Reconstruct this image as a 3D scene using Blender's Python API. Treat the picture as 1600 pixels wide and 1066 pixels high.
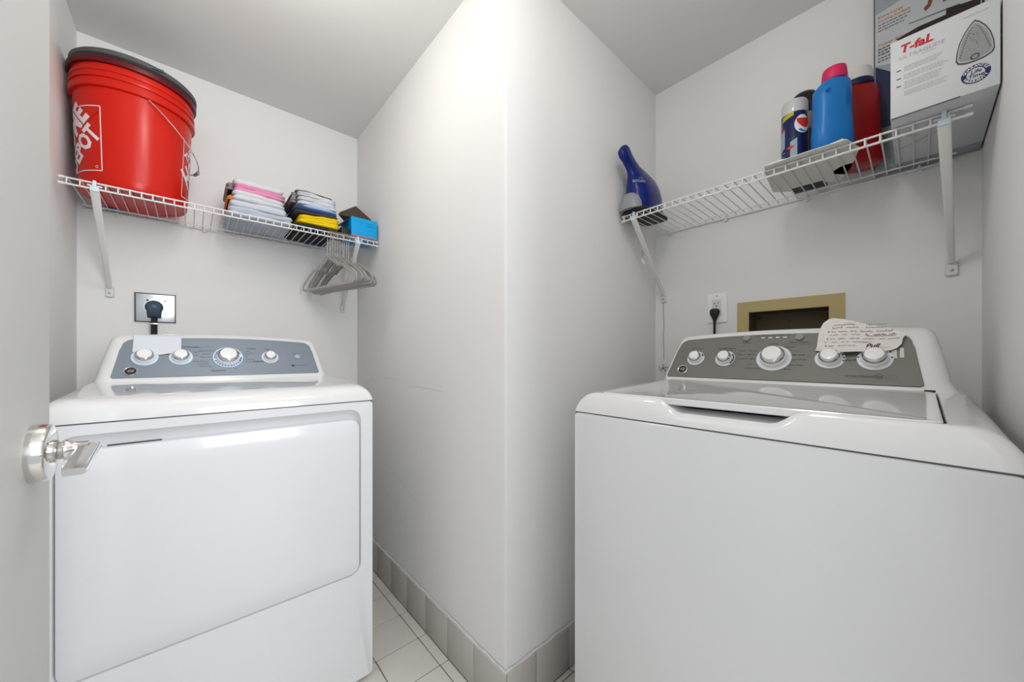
import bpy, bmesh, math, random
from math import sin, cos, pi, radians
from mathutils import Vector, Matrix
random.seed(7)
S = bpy.context.scene
for o in list(bpy.data.objects): bpy.data.objects.remove(o)
COL = S.collection

# ---------------------------------------------------------------- camera, world, light
cam_d = bpy.data.cameras.new('camera'); cam = bpy.data.objects.new('camera', cam_d); COL.objects.link(cam)
cam_d.sensor_width = 36; cam_d.lens = 563.85 / 1600 * 36; cam_d.shift_y = 22.86 / 1600; cam_d.clip_start = .01
cam.location = (0, 0, 1.0396); cam.rotation_euler = (pi / 2, 0, .8437 - pi / 2)
S.camera = cam
S.view_settings.view_transform = 'Standard'; S.view_settings.look = 'None'
S.view_settings.gamma = 1; S.view_settings.use_curve_mapping = False
S.view_settings.exposure = 0.03
W = bpy.data.worlds.new('world'); S.world = W; W.use_nodes = True
W.node_tree.nodes['Background'].inputs[0].default_value = (.93, .96, 1, 1)
W.node_tree.nodes['Background'].inputs[1].default_value = 0.70
def lamp(name, kind, loc, power, color=(1, 1, 1), size=.1, target=None, size_y=None):
    d = bpy.data.lights.new(name, kind); d.energy = power; d.color = color
    if kind == 'AREA':
        d.shape = 'RECTANGLE' if size_y else 'DISK'; d.size = size
        if size_y: d.size_y = size_y
    else: d.shadow_soft_size = size
    o = bpy.data.objects.new(name, d); COL.objects.link(o); o.location = loc
    if target is not None:
        o.rotation_euler = (Vector(target) - Vector(loc)).to_track_quat('-Z', 'Y').to_euler()
    return o
lamp('dryer_fill_light', 'POINT', (.13, 1.0, 2.04), 4.9, (1, .955, .89), .07)  # added lamp to brighten the dryer alcove
lamp('second_ceiling_lamp_light', 'POINT', (.50, .28, 2.06), 4.3, (1, .955, .89), .07)
lamp('hall_fill', 'AREA', (.42, -1.2, 1.7), 31, (.95, .975, 1), .7, (.1, 1.6, 1.2), 1.2)  # added fill from behind the camera, source unseen

# ---------------------------------------------------------------- materials
MATS = {}
def mat(name, col, rough=.5, metal=0., coat=0., bump=0., bscale=200., var=0., vscale=8., alpha=1., trans=0., spec=.32, ior=1.45):
    if name in MATS: return MATS[name]
    m = bpy.data.materials.new(name); m.use_nodes = True; nt = m.node_tree; b = nt.nodes['Principled BSDF']
    b.inputs['Base Color'].default_value = (*col, 1); b.inputs['Roughness'].default_value = rough
    b.inputs['Metallic'].default_value = metal; b.inputs['Coat Weight'].default_value = coat
    b.inputs['Coat Roughness'].default_value = .06
    b.inputs['Specular IOR Level'].default_value = spec; b.inputs['IOR'].default_value = ior
    b.inputs['Transmission Weight'].default_value = trans; b.inputs['Alpha'].default_value = alpha
    tc = nt.nodes.new('ShaderNodeTexCoord')
    if bump:
        n = nt.nodes.new('ShaderNodeTexNoise'); n.inputs['Scale'].default_value = bscale; n.inputs['Detail'].default_value = 4
        nt.links.new(tc.outputs['Object'], n.inputs['Vector'])
        bp = nt.nodes.new('ShaderNodeBump'); bp.inputs['Strength'].default_value = bump; bp.inputs['Distance'].default_value = .002
        nt.links.new(n.outputs['Fac'], bp.inputs['Height']); nt.links.new(bp.outputs['Normal'], b.inputs['Normal'])
    n2 = nt.nodes.new('ShaderNodeTexNoise'); n2.inputs['Scale'].default_value = vscale; n2.inputs['Detail'].default_value = 3
    nt.links.new(tc.outputs['Object'], n2.inputs['Vector'])
    mx = nt.nodes.new('ShaderNodeMix'); mx.data_type = 'RGBA'; v = max(var, .01)
    mx.inputs['A'].default_value = (*[min(1, c * (1 + v)) for c in col], 1); mx.inputs['B'].default_value = (*[c * (1 - v) for c in col], 1)
    nt.links.new(n2.outputs['Fac'], mx.inputs['Factor']); nt.links.new(mx.outputs['Result'], b.inputs['Base Color'])
    MATS[name] = m; return m
def emit(name, col, e):
    m = mat(name, col); b = m.node_tree.nodes['Principled BSDF']
    b.inputs['Emission Color'].default_value = (*col, 1); b.inputs['Emission Strength'].default_value = e; return m

WALL = mat('wall_paint', (.80, .80, .795), .75, bump=.10, bscale=90, var=.012, vscale=2.5)
CEIL = mat('ceiling_paint', (.77, .77, .76), .85, bump=.10, bscale=120, var=.012, vscale=3)
TILE = mat('floor_tile', (.74, .71, .67), .45, bump=.04, bscale=60, var=.035, vscale=14)
BTILE = mat('baseboard_tile', (.56, .53, .495), .4, bump=.03, bscale=60, var=.03, vscale=10)
GROUT = mat('grout', (.20, .18, .165), .9, bump=.3, bscale=300, var=.1)
CAULK = mat('caulk', (.70, .70, .69), .6, bump=.3, bscale=150, var=.05, vscale=40)
DOORP = mat('door_paint', (.70, .70, .69), .55, bump=.03, bscale=40, var=.01)
ENAMEL = mat('white_enamel', (.80, .81, .83), .22, coat=.25, var=.008, vscale=3)
COVER = mat('gloss_white_cover', (.79, .795, .80), .12, coat=.8, var=.01, vscale=3)
LIDM = mat('washer_lid_gloss', (.80, .80, .81), .08, coat=.6, spec=.4, var=.01)
CHROME = mat('chrome', (.72, .71, .69), .12, 1., var=.02)
STEEL = mat('stainless_plate', (.72, .77, .82), .28, 1., var=.08, vscale=25)
PANEL_D = mat('dryer_panel_grey', (.225, .265, .315), .45, .45, var=.03, vscale=5)  # blue cast of cold light is mixed into this grey
PANEL_W = mat('washer_panel_grey', (.185, .185, .17), .5, .45, var=.03, vscale=5)
KWHITE = mat('knob_white', (.84, .84, .85), .3, coat=.3)
RINGW = mat('dial_ring_white', (.74, .78, .82), .4)
RINGD = mat('dial_ring_pale_blue', (.62, .76, .90), .4)  # white ring with the same cold-light cast in its colour
INK = mat('black_ink', (.045, .045, .05), .6)
INKG = mat('grey_ink', (.11, .11, .12), .6)
INKL = mat('pale_grey_ink', (.38, .38, .39), .6)
BLUEI = mat('blue_ink', (.03, .19, .48), .5)
TEALI = mat('light_blue_ink', (.10, .45, .70), .5)
REDI = mat('dark_red_ink', (.22, .03, .04), .5)
BLACKP = mat('black_plastic', (.018, .018, .020), .45, bump=.08, bscale=300)
DARKG = mat('dark_grey_plastic', (.06, .06, .065), .6)
WIRE = mat('white_coated_wire', (.76, .76, .75), .35, coat=.2)
WPLAST = mat('white_plastic', (.76, .76, .755), .4)
HANGM = mat('grey_hanger', (.42, .41, .39), .38, .2, var=.05, vscale=40)
HOOKM = mat('hanger_hook_metal', (.34, .33, .32), .4, .4)
ORANGE = mat('bucket_orange', (.57, .011, .003), .27, var=.03, vscale=6)
DRED = mat('dark_red_lid', (.10, .004, .006), .4)
DGLID = mat('dark_grey_lid', (.085, .088, .092), .55, bump=.1, spec=.3)
LOGOW = mat('bucket_white_print', (.80, .70, .72), .45)
WHITEC = mat('white_paper', (.80, .80, .79), .7, bump=.15, bscale=120)
KRAFT = mat('kraft_card', (.085, .055, .045), .8, bump=.2, bscale=150)
def cloth(name, col): return mat(name, col, .95, bump=.9, bscale=420, var=.10, vscale=45, spec=.2)

# ---------------------------------------------------------------- mesh helpers
class MB:
    def __init__(s): s.v = []; s.f = []
    def add(s, vs, fs, M=None):
        k = len(s.v)
        s.v += [tuple(M @ Vector(p)) if M is not None else tuple(p) for p in vs]
        s.f += [tuple(i + k for i in f) for f in fs]; return s
    def box(s, x0, x1, y0, y1, z0, z1, bev=0., seg=2, M=None):
        bm = bmesh.new(); bmesh.ops.create_cube(bm, size=1)
        for v in bm.verts: v.co = Vector(((x0 + x1) / 2 + v.co.x * (x1 - x0), (y0 + y1) / 2 + v.co.y * (y1 - y0), (z0 + z1) / 2 + v.co.z * (z1 - z0)))
        if bev: bmesh.ops.bevel(bm, geom=list(bm.edges), offset=bev, segments=seg, affect='EDGES', profile=.5)
        bm.verts.index_update(); vs = [tuple(v.co) for v in bm.verts]; fs = [tuple(v.index for v in f.verts) for f in bm.faces]; bm.free()
        return s.add(vs, fs, M)
    def loft(s, loops, cap0=True, cap1=True, closed=True, M=None):
        n = len(loops[0]); vs = [p for L in loops for p in L]; fs = []
        for i in range(len(loops) - 1):
            for j in range(n if closed else n - 1):
                a = i * n + j; b = i * n + (j + 1) % n; fs.append((a, b, b + n, a + n))
        if cap0: fs.append(tuple(reversed(range(n))))
        if cap1: fs.append(tuple(range((len(loops) - 1) * n, len(loops) * n)))
        return s.add(vs, fs, M)
    def lathe(s, prof, c=(0, 0, 0), n=40, M=None, cap0=True, cap1=True, sx=1., sy=1.):
        L = [[(c[0] + r * sx * cos(2 * pi * k / n), c[1] + r * sy * sin(2 * pi * k / n), c[2] + z) for k in range(n)] for r, z in prof]
        return s.loft(L, cap0, cap1, M=M)
    def tube(s, path, r, n=8, closed=False, flat=None, up=(0, 0, 1), caps=True, M=None):
        P = [Vector(p) for p in path]; m = len(P); L = []; prev = None
        for i in range(m):
            if closed: t = P[(i + 1) % m] - P[i - 1]
            else: t = P[min(i + 1, m - 1)] - P[max(i - 1, 0)]
            t.normalize()
            if flat: a = Vector(up) - t * t.dot(Vector(up))
            else:
                a = (prev - t * t.dot(prev)) if prev is not None else t.orthogonal()
            if a.length < 1e-6: a = t.orthogonal()
            a.normalize(); prev = a; b = t.cross(a)
            ra, rb = flat if flat else ((r[i], r[i]) if isinstance(r, (list, tuple)) else (r, r))
            L.append([tuple(P[i] + a * ra * cos(2 * pi * k / n) + b * rb * sin(2 * pi * k / n)) for k in range(n)])
        if closed: L.append(L[0]); return s.loft(L, False, False, M=M)
        return s.loft(L, caps, caps, M=M)
    def poly(s, pts, M=None): return s.add(pts, [tuple(range(len(pts)))], M)
    def prism(s, pts, d, M=None):
        d = Vector(d); a = [Vector(p) for p in pts]; return s.loft([[tuple(p) for p in a], [tuple(p + d) for p in a]], M=M)
    def mesh(s, name, m, sharp=38):
        me = bpy.data.meshes.new(name); me.from_pydata(s.v, [], s.f)
        bm = bmesh.new(); bm.from_mesh(me); bmesh.ops.recalc_face_normals(bm, faces=bm.faces); bm.to_mesh(me); bm.free()
        me.polygons.foreach_set('use_smooth', [True] * len(me.polygons)); me.set_sharp_from_angle(angle=radians(sharp))
        me.materials.append(m); return me
def put(name, mb, m, parent=None, label=None, cat=None, group=None, kind=None, sharp=38, off=None):
    if off is not None: mb.v = [(a - off[0], b - off[1], c - off[2]) for a, b, c in mb.v]
    o = bpy.data.objects.new(name, mb.mesh(name, m, sharp)); COL.objects.link(o)
    if parent is not None: o.parent = parent
    for k, v in (('label', label), ('category', cat), ('group', group), ('kind', kind)):
        if v: o[k] = v
    return o
class Thing:
    def __init__(s, name, label, cat, loc=(0, 0, 0), rotz=0, group=None, kind=None, local=False):
        o = bpy.data.objects.new(name, None); COL.objects.link(o); o.location = loc; o.rotation_euler = (0, 0, rotz)
        o.empty_display_size = .05
        if label: o['label'] = label
        if cat: o['category'] = cat
        if group: o['group'] = group
        if kind: o['kind'] = kind
        s.o = o; s.loc = None if local else loc
    def part(s, name, mb, m, label=None, parent=None, kind=None, sharp=38):
        return put(name, mb, m, parent or s.o, label=label, kind=kind, off=s.loc, sharp=sharp)
def single(name, mb, m, label, cat, base, group=None, sharp=38):
    o = put(name, mb, m, None, label, cat, group, sharp=sharp, off=base); o.location = base; return o
def clone(o, parent=None):
    c = o.copy(); COL.objects.link(c)
    if parent is not None: c.parent = parent
    for ch in list(o.children): clone(ch, c)
    return c
def rr(a0, a1, b0, b1, r, ne=2, nc=5):
    """rounded rectangle, constant topology; r may be a 4-tuple"""
    R = r if isinstance(r, tuple) else (r,) * 4; P = []
    C = [(a0, b0, 1, 1, pi, R[0]), (a1, b0, -1, 1, 1.5 * pi, R[1]), (a1, b1, -1, -1, 0, R[2]), (a0, b1, 1, -1, .5 * pi, R[3])]
    arcs = []
    for (a, b, sa, sb, t0, q) in C:
        arcs.append([(a + sa * q + q * cos(t0 + k * pi / 2 / nc), b + sb * q + q * sin(t0 + k * pi / 2 / nc)) for k in range(nc + 1)])
    for i in range(4):
        P += arcs[i]; e = arcs[i][-1]; g = arcs[(i + 1) % 4][0]
        for k in range(1, ne): P.append((e[0] + (g[0] - e[0]) * k / ne, e[1] + (g[1] - e[1]) * k / ne))
    return P
def text(st, size, shear=0., bold=0., align='CENTER', sx=1., space=1.):
    c = bpy.data.curves.new('t', 'FONT'); c.body = st; c.size = size; c.shear = shear; c.offset = bold * size; c.align_x = align
    c.resolution_u = 2; c.space_character = space; c.align_y = 'CENTER'
    o = bpy.data.objects.new('t', c); me = o.to_mesh()
    vs = [(v.co.x * sx, v.co.y) for v in me.vertices]; fs = [tuple(p.vertices) for p in me.polygons]
    o.to_mesh_clear(); bpy.data.objects.remove(o); bpy.data.curves.remove(c); return vs, fs
def arc_pts(c, r0, r1, a0, a1, n=14):
    A = [a0 + (a1 - a0) * k / n for k in range(n + 1)]
    return [(c[0] + r1 * cos(a), c[1] + r1 * sin(a)) for a in A], [(c[0] + r0 * cos(a), c[1] + r0 * sin(a)) for a in A]
def print_on(mb, fn, vs, fs): mb.add([fn(*p) for p in vs], fs)
def sector(mb, fn, c, r0, r1, a0, a1, n=14):
    o, i = arc_pts(c, r0, r1, radians(a0), radians(a1), n)
    vs = [fn(*p) for p in o] + [fn(*p) for p in i]; m = n + 1
    mb.add(vs, [(k, k + 1, k + 1 + m, k + m) for k in range(n)])

# ---------------------------------------------------------------- setting
XL, XP, YA, YP, XB, YR, H = -.3066, .6694, 2.0079, .7802, 1.5558, -.1125, 2.2066
YN = -.95
def wbox(name, b, m=WALL, bev=0): return put(name, MB().box(*b, bev=bev), m, kind='structure')
wbox('ceiling', (XL - .1, XB + .25, YN, YA + .1, H, H + .08), CEIL)
wbox('wall_left', (XL - .1, XL, YN, YA + .1, 0, H))
wbox('wall_back_left', (XL - .0, XP + .02, YA, YA + .1, 0, H))
part_w = MB()
L0 = [(XP, YA + .05), (XP, YP + .006), (XP + .0018, YP + .0018), (XP + .006, YP), (XB + .2, YP), (XB + .2, YA + .05)]
part_w.loft([[(x, y, 0) for x, y in L0], [(x, y, H) for x, y in L0]])
partition = put('wall_partition', part_w, WALL, kind='structure', sharp=60)
# back wall of the right alcove with the hole for the valve box
rb = MB(); ry0, ry1, rz0, rz1 = .190, .420, 1.02, 1.2025
for b in ((YR - .1, ry0, 0, H), (ry1, YP + .01, 0, H), (ry0, ry1, 0, rz0), (ry0, ry1, rz1, H)):
    rb.box(XB, XB + .14, b[0], b[1], b[2], b[3])
wall_br = put('wall_back_right', rb, WALL, kind='structure')
wbox('wall_right', (.50, XB + .1, YR - .1, YR, 0, H))
# scuffs on the partition paint
SC = mat('scuff_grey', (.66, .66, .65), .8)
def stroke(mb, pts, w, fn):
    P = [Vector(p) for p in pts]; A = []; B = []
    for i, p in enumerate(P):
        t = P[min(i + 1, len(P) - 1)] - P[max(i - 1, 0)]; t.normalize(); q = Vector((-t.y, t.x)) * w / 2
        A.append(fn(*(p + q))); B.append(fn(*(p - q)))
    mb.add(A + B, [(k, k + 1, k + 1 + len(P), k + len(P)) for k in range(len(P) - 1)])
sc = MB(); fp = lambda y, z: (XP - .0004, y, z)
for pts in ([(1.86, .905), (1.80, .925), (1.76, .94)], [(1.86, .905), (1.85, .86)], [(1.72, .935), (1.60, .938), (1.50, .934)],
            [(1.42, .915), (1.25, .915), (1.12, .912)], [(1.72, .44), (1.6, .41), (1.45, .34), (1.40, .33)], [(1.62, .55), (1.45, .50), (1.30, .45)]):
    stroke(sc, pts, .0016, fp)
put('scuff', sc, SC, partition, kind='stuff')

# floor: slab of grout + individual tiles
PT = .157; GX0 = .4684; GY0 = 1.0665
floor = put('floor', MB().box(XL - .1, XB + .1, YN, YA + .05, -.05, -.002), GROUT, kind='structure')
tile_me = {}
x = GX0 - 6 * PT
while x < XB:
    y = GY0 - 13 * PT
    while y < YA:
        a0, a1, b0, b1 = max(x, XL), min(x + PT, XB), max(y, YN), min(y + PT, YA)
        inside = (a0 > XP - .002 and b0 > YP - .002)
        if x < XP < x + PT and b1 > YP + .02: a1 = XP - .009
        if y < YP < y + PT and a0 > XP: b1 = YP - .009
        if a1 - a0 > .012 and b1 - b0 > .012 and not inside:
            w, h = round(a1 - a0 - .003, 4), round(b1 - b0 - .003, 4)
            if (w, h) not in tile_me: tile_me[(w, h)] = MB().box(-w / 2, w / 2, -h / 2, h / 2, -.008, 0, bev=.0012, seg=1).mesh('tile', TILE)
            o = bpy.data.objects.new('tile', tile_me[(w, h)]); COL.objects.link(o); o.parent = floor
            o.location = ((a0 + a1) / 2, (b0 + b1) / 2, random.uniform(-.0003, .0003))
        y += PT
    x += PT
# tiled baseboards, one object per tile
bb_y = put('baseboard_partition_left', MB().box(XP - .004, XP + .002, YP - .004, YA, 0, .136), GROUT, kind='structure')
bb_x = put('baseboard_partition_right', MB().box(XP - .004, XB, YP - .004, YP + .002, 0, .136), GROUT, kind='structure')
bbl = put('baseboard_back_left', MB().box(XL, XP, YA - .004, YA + .002, 0, .136), GROUT, kind='structure')
j = [YP - .011, .9185, 1.0755, 1.2325, 1.3895, 1.5465, 1.7035, 1.8605, YA]
bt = {}
def btile(par, a, b, axis):
    w = round(b - a - .0025, 4)
    if (w, axis) not in bt:
        m = MB()
        if axis == 'y': m.box(-.007, 0, -w / 2, w / 2, 0, .138, bev=.0015, seg=2)
        else: m.box(-w / 2, w / 2, -.007, 0, 0, .138, bev=.0015, seg=2)
        bt[(w, axis)] = m.mesh('baseboard_tile', BTILE)
    o = bpy.data.objects.new('baseboard_tile', bt[(w, axis)]); COL.objects.link(o); o.parent = par
    d = random.uniform(-.0006, .0006)
    o.location = (XP - .004 + d, (a + b) / 2, .001) if axis == 'y' else ((a + b) / 2, YP - .004 + d, .001)
for a, b in zip(j, j[1:]): btile(bb_y, a, b, 'y')
jx = [XP - .004, .784, .938, 1.095, 1.252, 1.409, XB]
for a, b in zip(jx, jx[1:]): btile(bb_x, a, b, 'x')
ck = MB(); pts = []; rad = []
for k in range(60):
    y = YP - .008 + (YA - YP) * k / 59; pts.append((XP - .0045, y, .1395 + .0012 * sin(k * 1.7) + .001 * sin(k * .61))); rad.append(.0038 + .0014 * sin(k * .9) * sin(k * 2.3))
ck.tube(pts, rad, 6)
put('caulk_bead', ck, CAULK, bb_y)
ck = MB(); pts = []; rad = []
for k in range(45):
    x = XP - .008 + (XB - XP) * k / 44; pts.append((x, YP - .0045, .1395 + .0015 * sin(k * 1.3))); rad.append(.0042 + .0016 * sin(k * .8) * sin(k * 2.1))
ck.tube(pts, rad, 6)
put('caulk_bead', ck, CAULK, bb_x)

# closet ceiling lamps, out of frame; the one by the dryer is added fill
for lx, ly, lb in ((.13, 1.0, 'added round ceiling lamp in front of the dryer, out of view'), (.50, .28, 'round flush ceiling lamp in front of the washer')):
    cl = Thing('unseen_ceiling_lamp', lb, 'lamp', (lx, ly, H))
    cl.part('lamp_base', MB().lathe([(.0, -.012), (.10, -.012), (.11, -.004), (.11, 0)], (lx, ly, H), 32), WPLAST)

# ---------------------------------------------------------------- open door at the left with its lever
DX, DY = -.130, .7115
DM = Matrix.Translation((DX, DY, 0)) @ Matrix.Rotation(radians(.3), 4, 'Z')      # the door stands open, square to the back wall
door = put('door_1', MB().box(-.036, 0, -.775, 0, .01, 2.05, bev=.002, seg=2), DOORP, kind='structure'); door.matrix_world = DM
hz = .9325; hy = -.0700
def axX(y, z): return Matrix.Translation((0, y, z)) @ Matrix.Rotation(pi / 2, 4, 'Y')
m = MB().lathe([(.0315, 0), (.0315, .011), (.0300, .0135), (.027, .0145), (.013, .0148), (0.0005, .0148)], n=48, M=axX(hy, hz), cap1=False)
handle = put('door_handle', m, CHROME, door, label='chrome lever handle with round rose')
m = MB().lathe([(.0125, .014), (.0125, .018), (.0095, .0195), (.0095, .0225), (.0115, .0235), (.0115, .0255), (.0088, .029), (.0082, .034), (.0082, .041)], n=28, M=axX(hy, hz))
put('neck', m, CHROME, handle)
m = MB(); lv = []
for k in range(11):
    t = k / 10; y = hy + .0160 - t * .146; hw = .0092 - .0006 * t; q = .0012 if k in (0, 10) else 0
    lv.append([(.0405 + .0085 * t + a, y + (.001 if k == 10 else 0), hz + .0008 + b) for a, b in rr(-hw + q, hw - q, -.0045 + q, .0045 - q, .0025, 1, 3)])
m.loft(lv); put('lever', m, CHROME, handle, sharp=50)

# ---------------------------------------------------------------- washer and dryer
def ring_loop(u0, u1, w0, w1, r, z): return [(a, b, z) for a, b in rr(u0, u1, w0, w1, r, ne=48, nc=5)]
HW = .343
def smooth(t): t = max(0., min(1., t)); return t * t * (3 - 2 * t)
def machine(name, label, cat, loc, rotz, kind):
    T = Thing(name, label, cat, loc, rotz, local=True); dry = kind == 'dryer'
    D = .74 if dry else .685; W0 = .406 if dry else .425
    # cabinet, lofted front to back
    def F(u0, u1, z0, z1, r, w): return [(a, w, b) for a, b in rr(u0, u1, z0, z1, r, 3, 6)]
    L = [F(-HW + .004, HW - .004, .016, .888, .008, D), F(-HW, HW, .012, .892, .010, D - .004), F(-HW, HW, .012, .892, .012, .008),
         F(-HW + .0015, HW - .0015, .0135, .8905, .012, .002), F(-HW + .006, HW - .006, .018, .886, .012, 0)]
    L[0] = F(-HW + .004, HW - .004, .016, .8905, .008, D); L[1] = F(-HW, HW, .012, .8940, .010, D - .004); L[2] = F(-HW, HW, .012, .8940, .012, .008); L[3] = F(-HW + .001, HW - .001, .0130, .8930, .012, .0015); L[4] = F(-HW + .003, HW - .003, .015, .891, .012, 0)
    if dry:
        L += [F(-.3105, .3050, .351, .8708, .034, 0), F(-.3092, .3035, .3520, .8685, .033, .004), F(-.3085, .3025, .3530, .851, .031, .022), F(-.3075, .3020, .3535, .839, .030, .026)]
    b = MB().loft(L); T.part('cabinet', b, ENAMEL, sharp=30)
    T.part('seam_shadow_gap', MB().box(-HW + .003, HW - .003, .0025, D - .01, .889, .899), mat('seam_grey', (.16, .16, .165), .6))
    for su in (-1, 1):
        for w in (.05, D - .05):
            T.part('foot', MB().lathe([(.018, 0), (.018, .008), (.008, .010), (.008, .02)], (su * .29, w, 0), 16), BLACKP)
    if dry:
        d = MB().loft([F(-.3070, .3003, .3545, .8385, .028, .025), F(-.3070, .3003, .3545, .8385, .028, .0025), F(-.3062, .2995, .3553, .8377, .027, .0),
                       F(-.302, .2955, .359, .834, .025, -.0018), F(-.24, .2425, .412, .78, .02, -.0045), F(-.12, .1225, .53, .66, .02, -.0055)])
        dr = T.part('door', d, mat('dryer_door_enamel', (.80, .81, .84), .17, coat=.4), sharp=30)
        T.part('grip_shade_strip', MB().box(-.237, -.150, .0225, .0258, .8385, .8410), DARKG, parent=dr)  # dark strip standing in for the shade along the door's grip
    # top cover
    if dry: prof = [(.8965, -.0012, -.0012, .010), (.9055, 0, 0, .012), (.917, .004, .004, .014), (.928, .011, .010, .016), (.937, .022, .018, .02), (.943, .034, .027, .024), (.9455, .046, .036, .028), (.946, .056, .046, .03)]
    else: prof = [(.8965, -.0012, -.0012, .010), (.908, .001, .001, .012), (.919, .004, .005, .014), (.929, .008, .012, .016), (.937, .012, .020, .018), (.9425, .016, .029, .02), (.9455, .0195, .040, .022)]
    L = [ring_loop(-HW + si, HW - si, fi, D - max(0, si) * .3, r, z) for z, fi, si, r in prof]
    if not dry:
        L.append(ring_loop(-.2785, .2785, .0205, .408, .014, .9462)); L.append(ring_loop(-.2775, .2775, .0215, .407, .013, .944))
        L.append(ring_loop(-.2775, .2775, .0215, .407, .013, .9440)); L.append(ring_loop(-.2770, .2770, .0220, .4065, .013, .912))
        N = []
        for ri, lp in enumerate(L):
            q = []
            for u, w, z in lp:
                if w < .09 and abs(u) < .3:
                    s_ = smooth((.128 - abs(u)) / .050); g = max(0, min(1, (z - .904) / .040))
                    if ri < len(L) - 2: z -= s_ * .0265 * g; w -= s_ * .0035 * g
                    elif ri == len(L) - 2: w += s_ * .036; z -= s_ * .0185
                    else: w += s_ * .037
                q.append((u, w, z))
            N.append(q)
        L = N
    def tilt(u, w, z): return (u, w, z + .043 * max(0., min(w, .43) - .03) * max(0., min(1., (z - .905) / .030)))
    L = [[tilt(*p) for p in lp] for lp in L]
    c = MB().loft(L, cap0=True, cap1=True); T.part('top_cover', c, COVER, sharp=45)
    if not dry:
        T.part('well_shade_slab', MB().box(-.272, .272, .06, .40, .906, .910), BLACKP)  # black slab makes the shaded gap under the lid read dark
        ld = MB().loft([ring_loop(-.2735, .2735, .0235, .404, .012, .9345), ring_loop(-.275, .275, .022, .4055, .013, .936), ring_loop(-.275, .275, .022, .4055, .013, .9468),
                        ring_loop(-.2735, .2735, .0235, .404, .012, .9485), ring_loop(-.266, .266, .031, .398, .010, .949), ring_loop(-.262, .262, .034, .395, .010, .9482)])
        ld.v = [tilt(*p) for p in ld.v]
        T.part('lid', ld, LIDM, sharp=30)
        for su in (1,): T.part('hinge', MB().box(su * .268 - .008, su * .268 + .008, .405, .4085, .945, .9495, bev=.001, M=Matrix.Translation((0, 0, .018))), DARKG)
    # console housing: rings follow the slanted face
    K = .6494
    uo_ = 0. if dry else -.007
    def crown(u): return .012 * (1 - min(1, (u / .29) ** 2))
    rings = [(.9440, .318, -.020, .0, .030), (.952, .316, -.012, 0, .030), (.9600, .3135, .0012, .0, .030), (.985, .309, None, 0, .031), (1.02, .304, None, 0, .032), (1.055, .2985, None, 0, .033), (1.082, .293, None, 0, .034),
             (1.092, .289, None, .0006, .034), (1.0985, .283, None, .004, .034), (1.102, .275, None, .010, .033), (1.1035, .262, None, .020, .030)]
    L = []
    for z, hu, fw, ins, r in rings:
        fr = W0 + .0016 + (z - .972) * K + ins if (fw is None or fw > 0) else W0 + .0016 + (.960 - .972) * K + fw * .5
        bk = W0 + .168 - max(0, (z - .95)) * .16 - ins * .5; r = min(r, (bk - fr) * .44)
        lp = []
        for u, w, zz in ring_loop(-hu, hu, fr, bk, r, z):
            dz = crown(u) * smooth((z - .97) / .13); lp.append(((u + (uo_ if z > .96 else 0)) * (1 - .05 * max(0, min(1, (w - fr) / (bk - fr)))), w + dz * K * max(0, min(1, (bk - w) / (bk - fr))), zz + dz))
        L.append(lp)
    con = T.part('console', MB().loft(L), mat('console_white', (.78, .79, .79), .2, coat=.5), sharp=40)
    ct, st = cos(radians(57)), sin(radians(57)); uo = .003 if dry else -.0185
    def Pn(u, t, off=0.): return (u + uo, W0 + t * ct - off * st, .972 + t * st + off * ct)
    # control panel plate
    def outline(sc=0.):
        P = []
        def corner(c, r, a0, a1, n=6): return [(c[0] + r * cos(radians(a0 + (a1 - a0) * k / n)), c[1] + r * sin(radians(a0 + (a1 - a0) * k / n))) for k in range(n + 1)]
        P += corner((-.272, .007), .007 - sc, 190, 270, 4) + corner((.272, .007), .007 - sc, 270, 350, 4)
        P += [(.271 - sc, .06), (.266 - sc, .10)] + corner((.232, .113), .030 - sc, 0, 80)
        P += [(u, .142 - sc + .012 * (1 - (u / .24) ** 2)) for u in [.225 - k * .03 for k in range(16)]][1:-1]
        P += corner((-.232, .113), .030 - sc, 100, 180) + [(-.266 + sc, .10), (-.271 + sc, .06)]
        return P
    O = outline(); O2 = outline(.0008)
    T.part('control_panel', MB().loft([[Pn(u, t, -.002) for u, t in O], [Pn(u, t, .0008) for u, t in O], [Pn(u, t, .0014) for u, t in O2]]), PANEL_D if dry else PANEL_W, sharp=30)
    base = .0016
    pf = lambda u, t: Pn(u, t, base)
    pf2 = lambda u, t: Pn(u, t, base + .0016)
    black = MB(); grey = MB(); blue = MB(); teal = MB(); red = MB()
    def lab(mb, s, u, t, size=.0062, **k):
        k.setdefault('bold', .012); v, f = text(s, size * 1.12, **k); print_on(mb, lambda a, b: pf(u + a, t + b), v, f)
    n = Vector((0, -st, ct)); eu = Vector((1, 0, 0)); et = Vector((0, ct, st))
    def knob(u, t, R, hgt, ringm, rot=-80):
        o0 = Vector(Pn(u, t, base)); M = Matrix.Translation(o0) @ Matrix((eu, et, n)).transposed().to_4x4()
        k = T.part('knob', MB().lathe([(.80, 0), (.78, .30), (.74, .42), (.70, .46)], n=40, M=M @ Matrix.Diagonal((R, R, hgt, 1))), KWHITE)
        T.part('dial_ring', MB().lathe([(.999, .0), (.999, .04), (.985, .055), (.80, .055)], n=48, M=M @ Matrix.Diagonal((R, R, hgt, 1))), ringm)
        T.part('chrome_band', MB().lathe([(.64, .44), (.685, .50), (.70, .60), (.69, .70), (.62, .86), (.55, .95), (.52, .96)], n=40, M=M @ Matrix.Diagonal((R, R, hgt, 1))), CHROME, parent=k)
        T.part('cap', MB().lathe([(.545, .90), (.545, .955), (.525, .99), (.3, 1.01), (.0005, 1.015)], n=40, M=M @ Matrix.Diagonal((R, R, hgt, 1)), cap1=False), KWHITE, parent=k)
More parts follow.
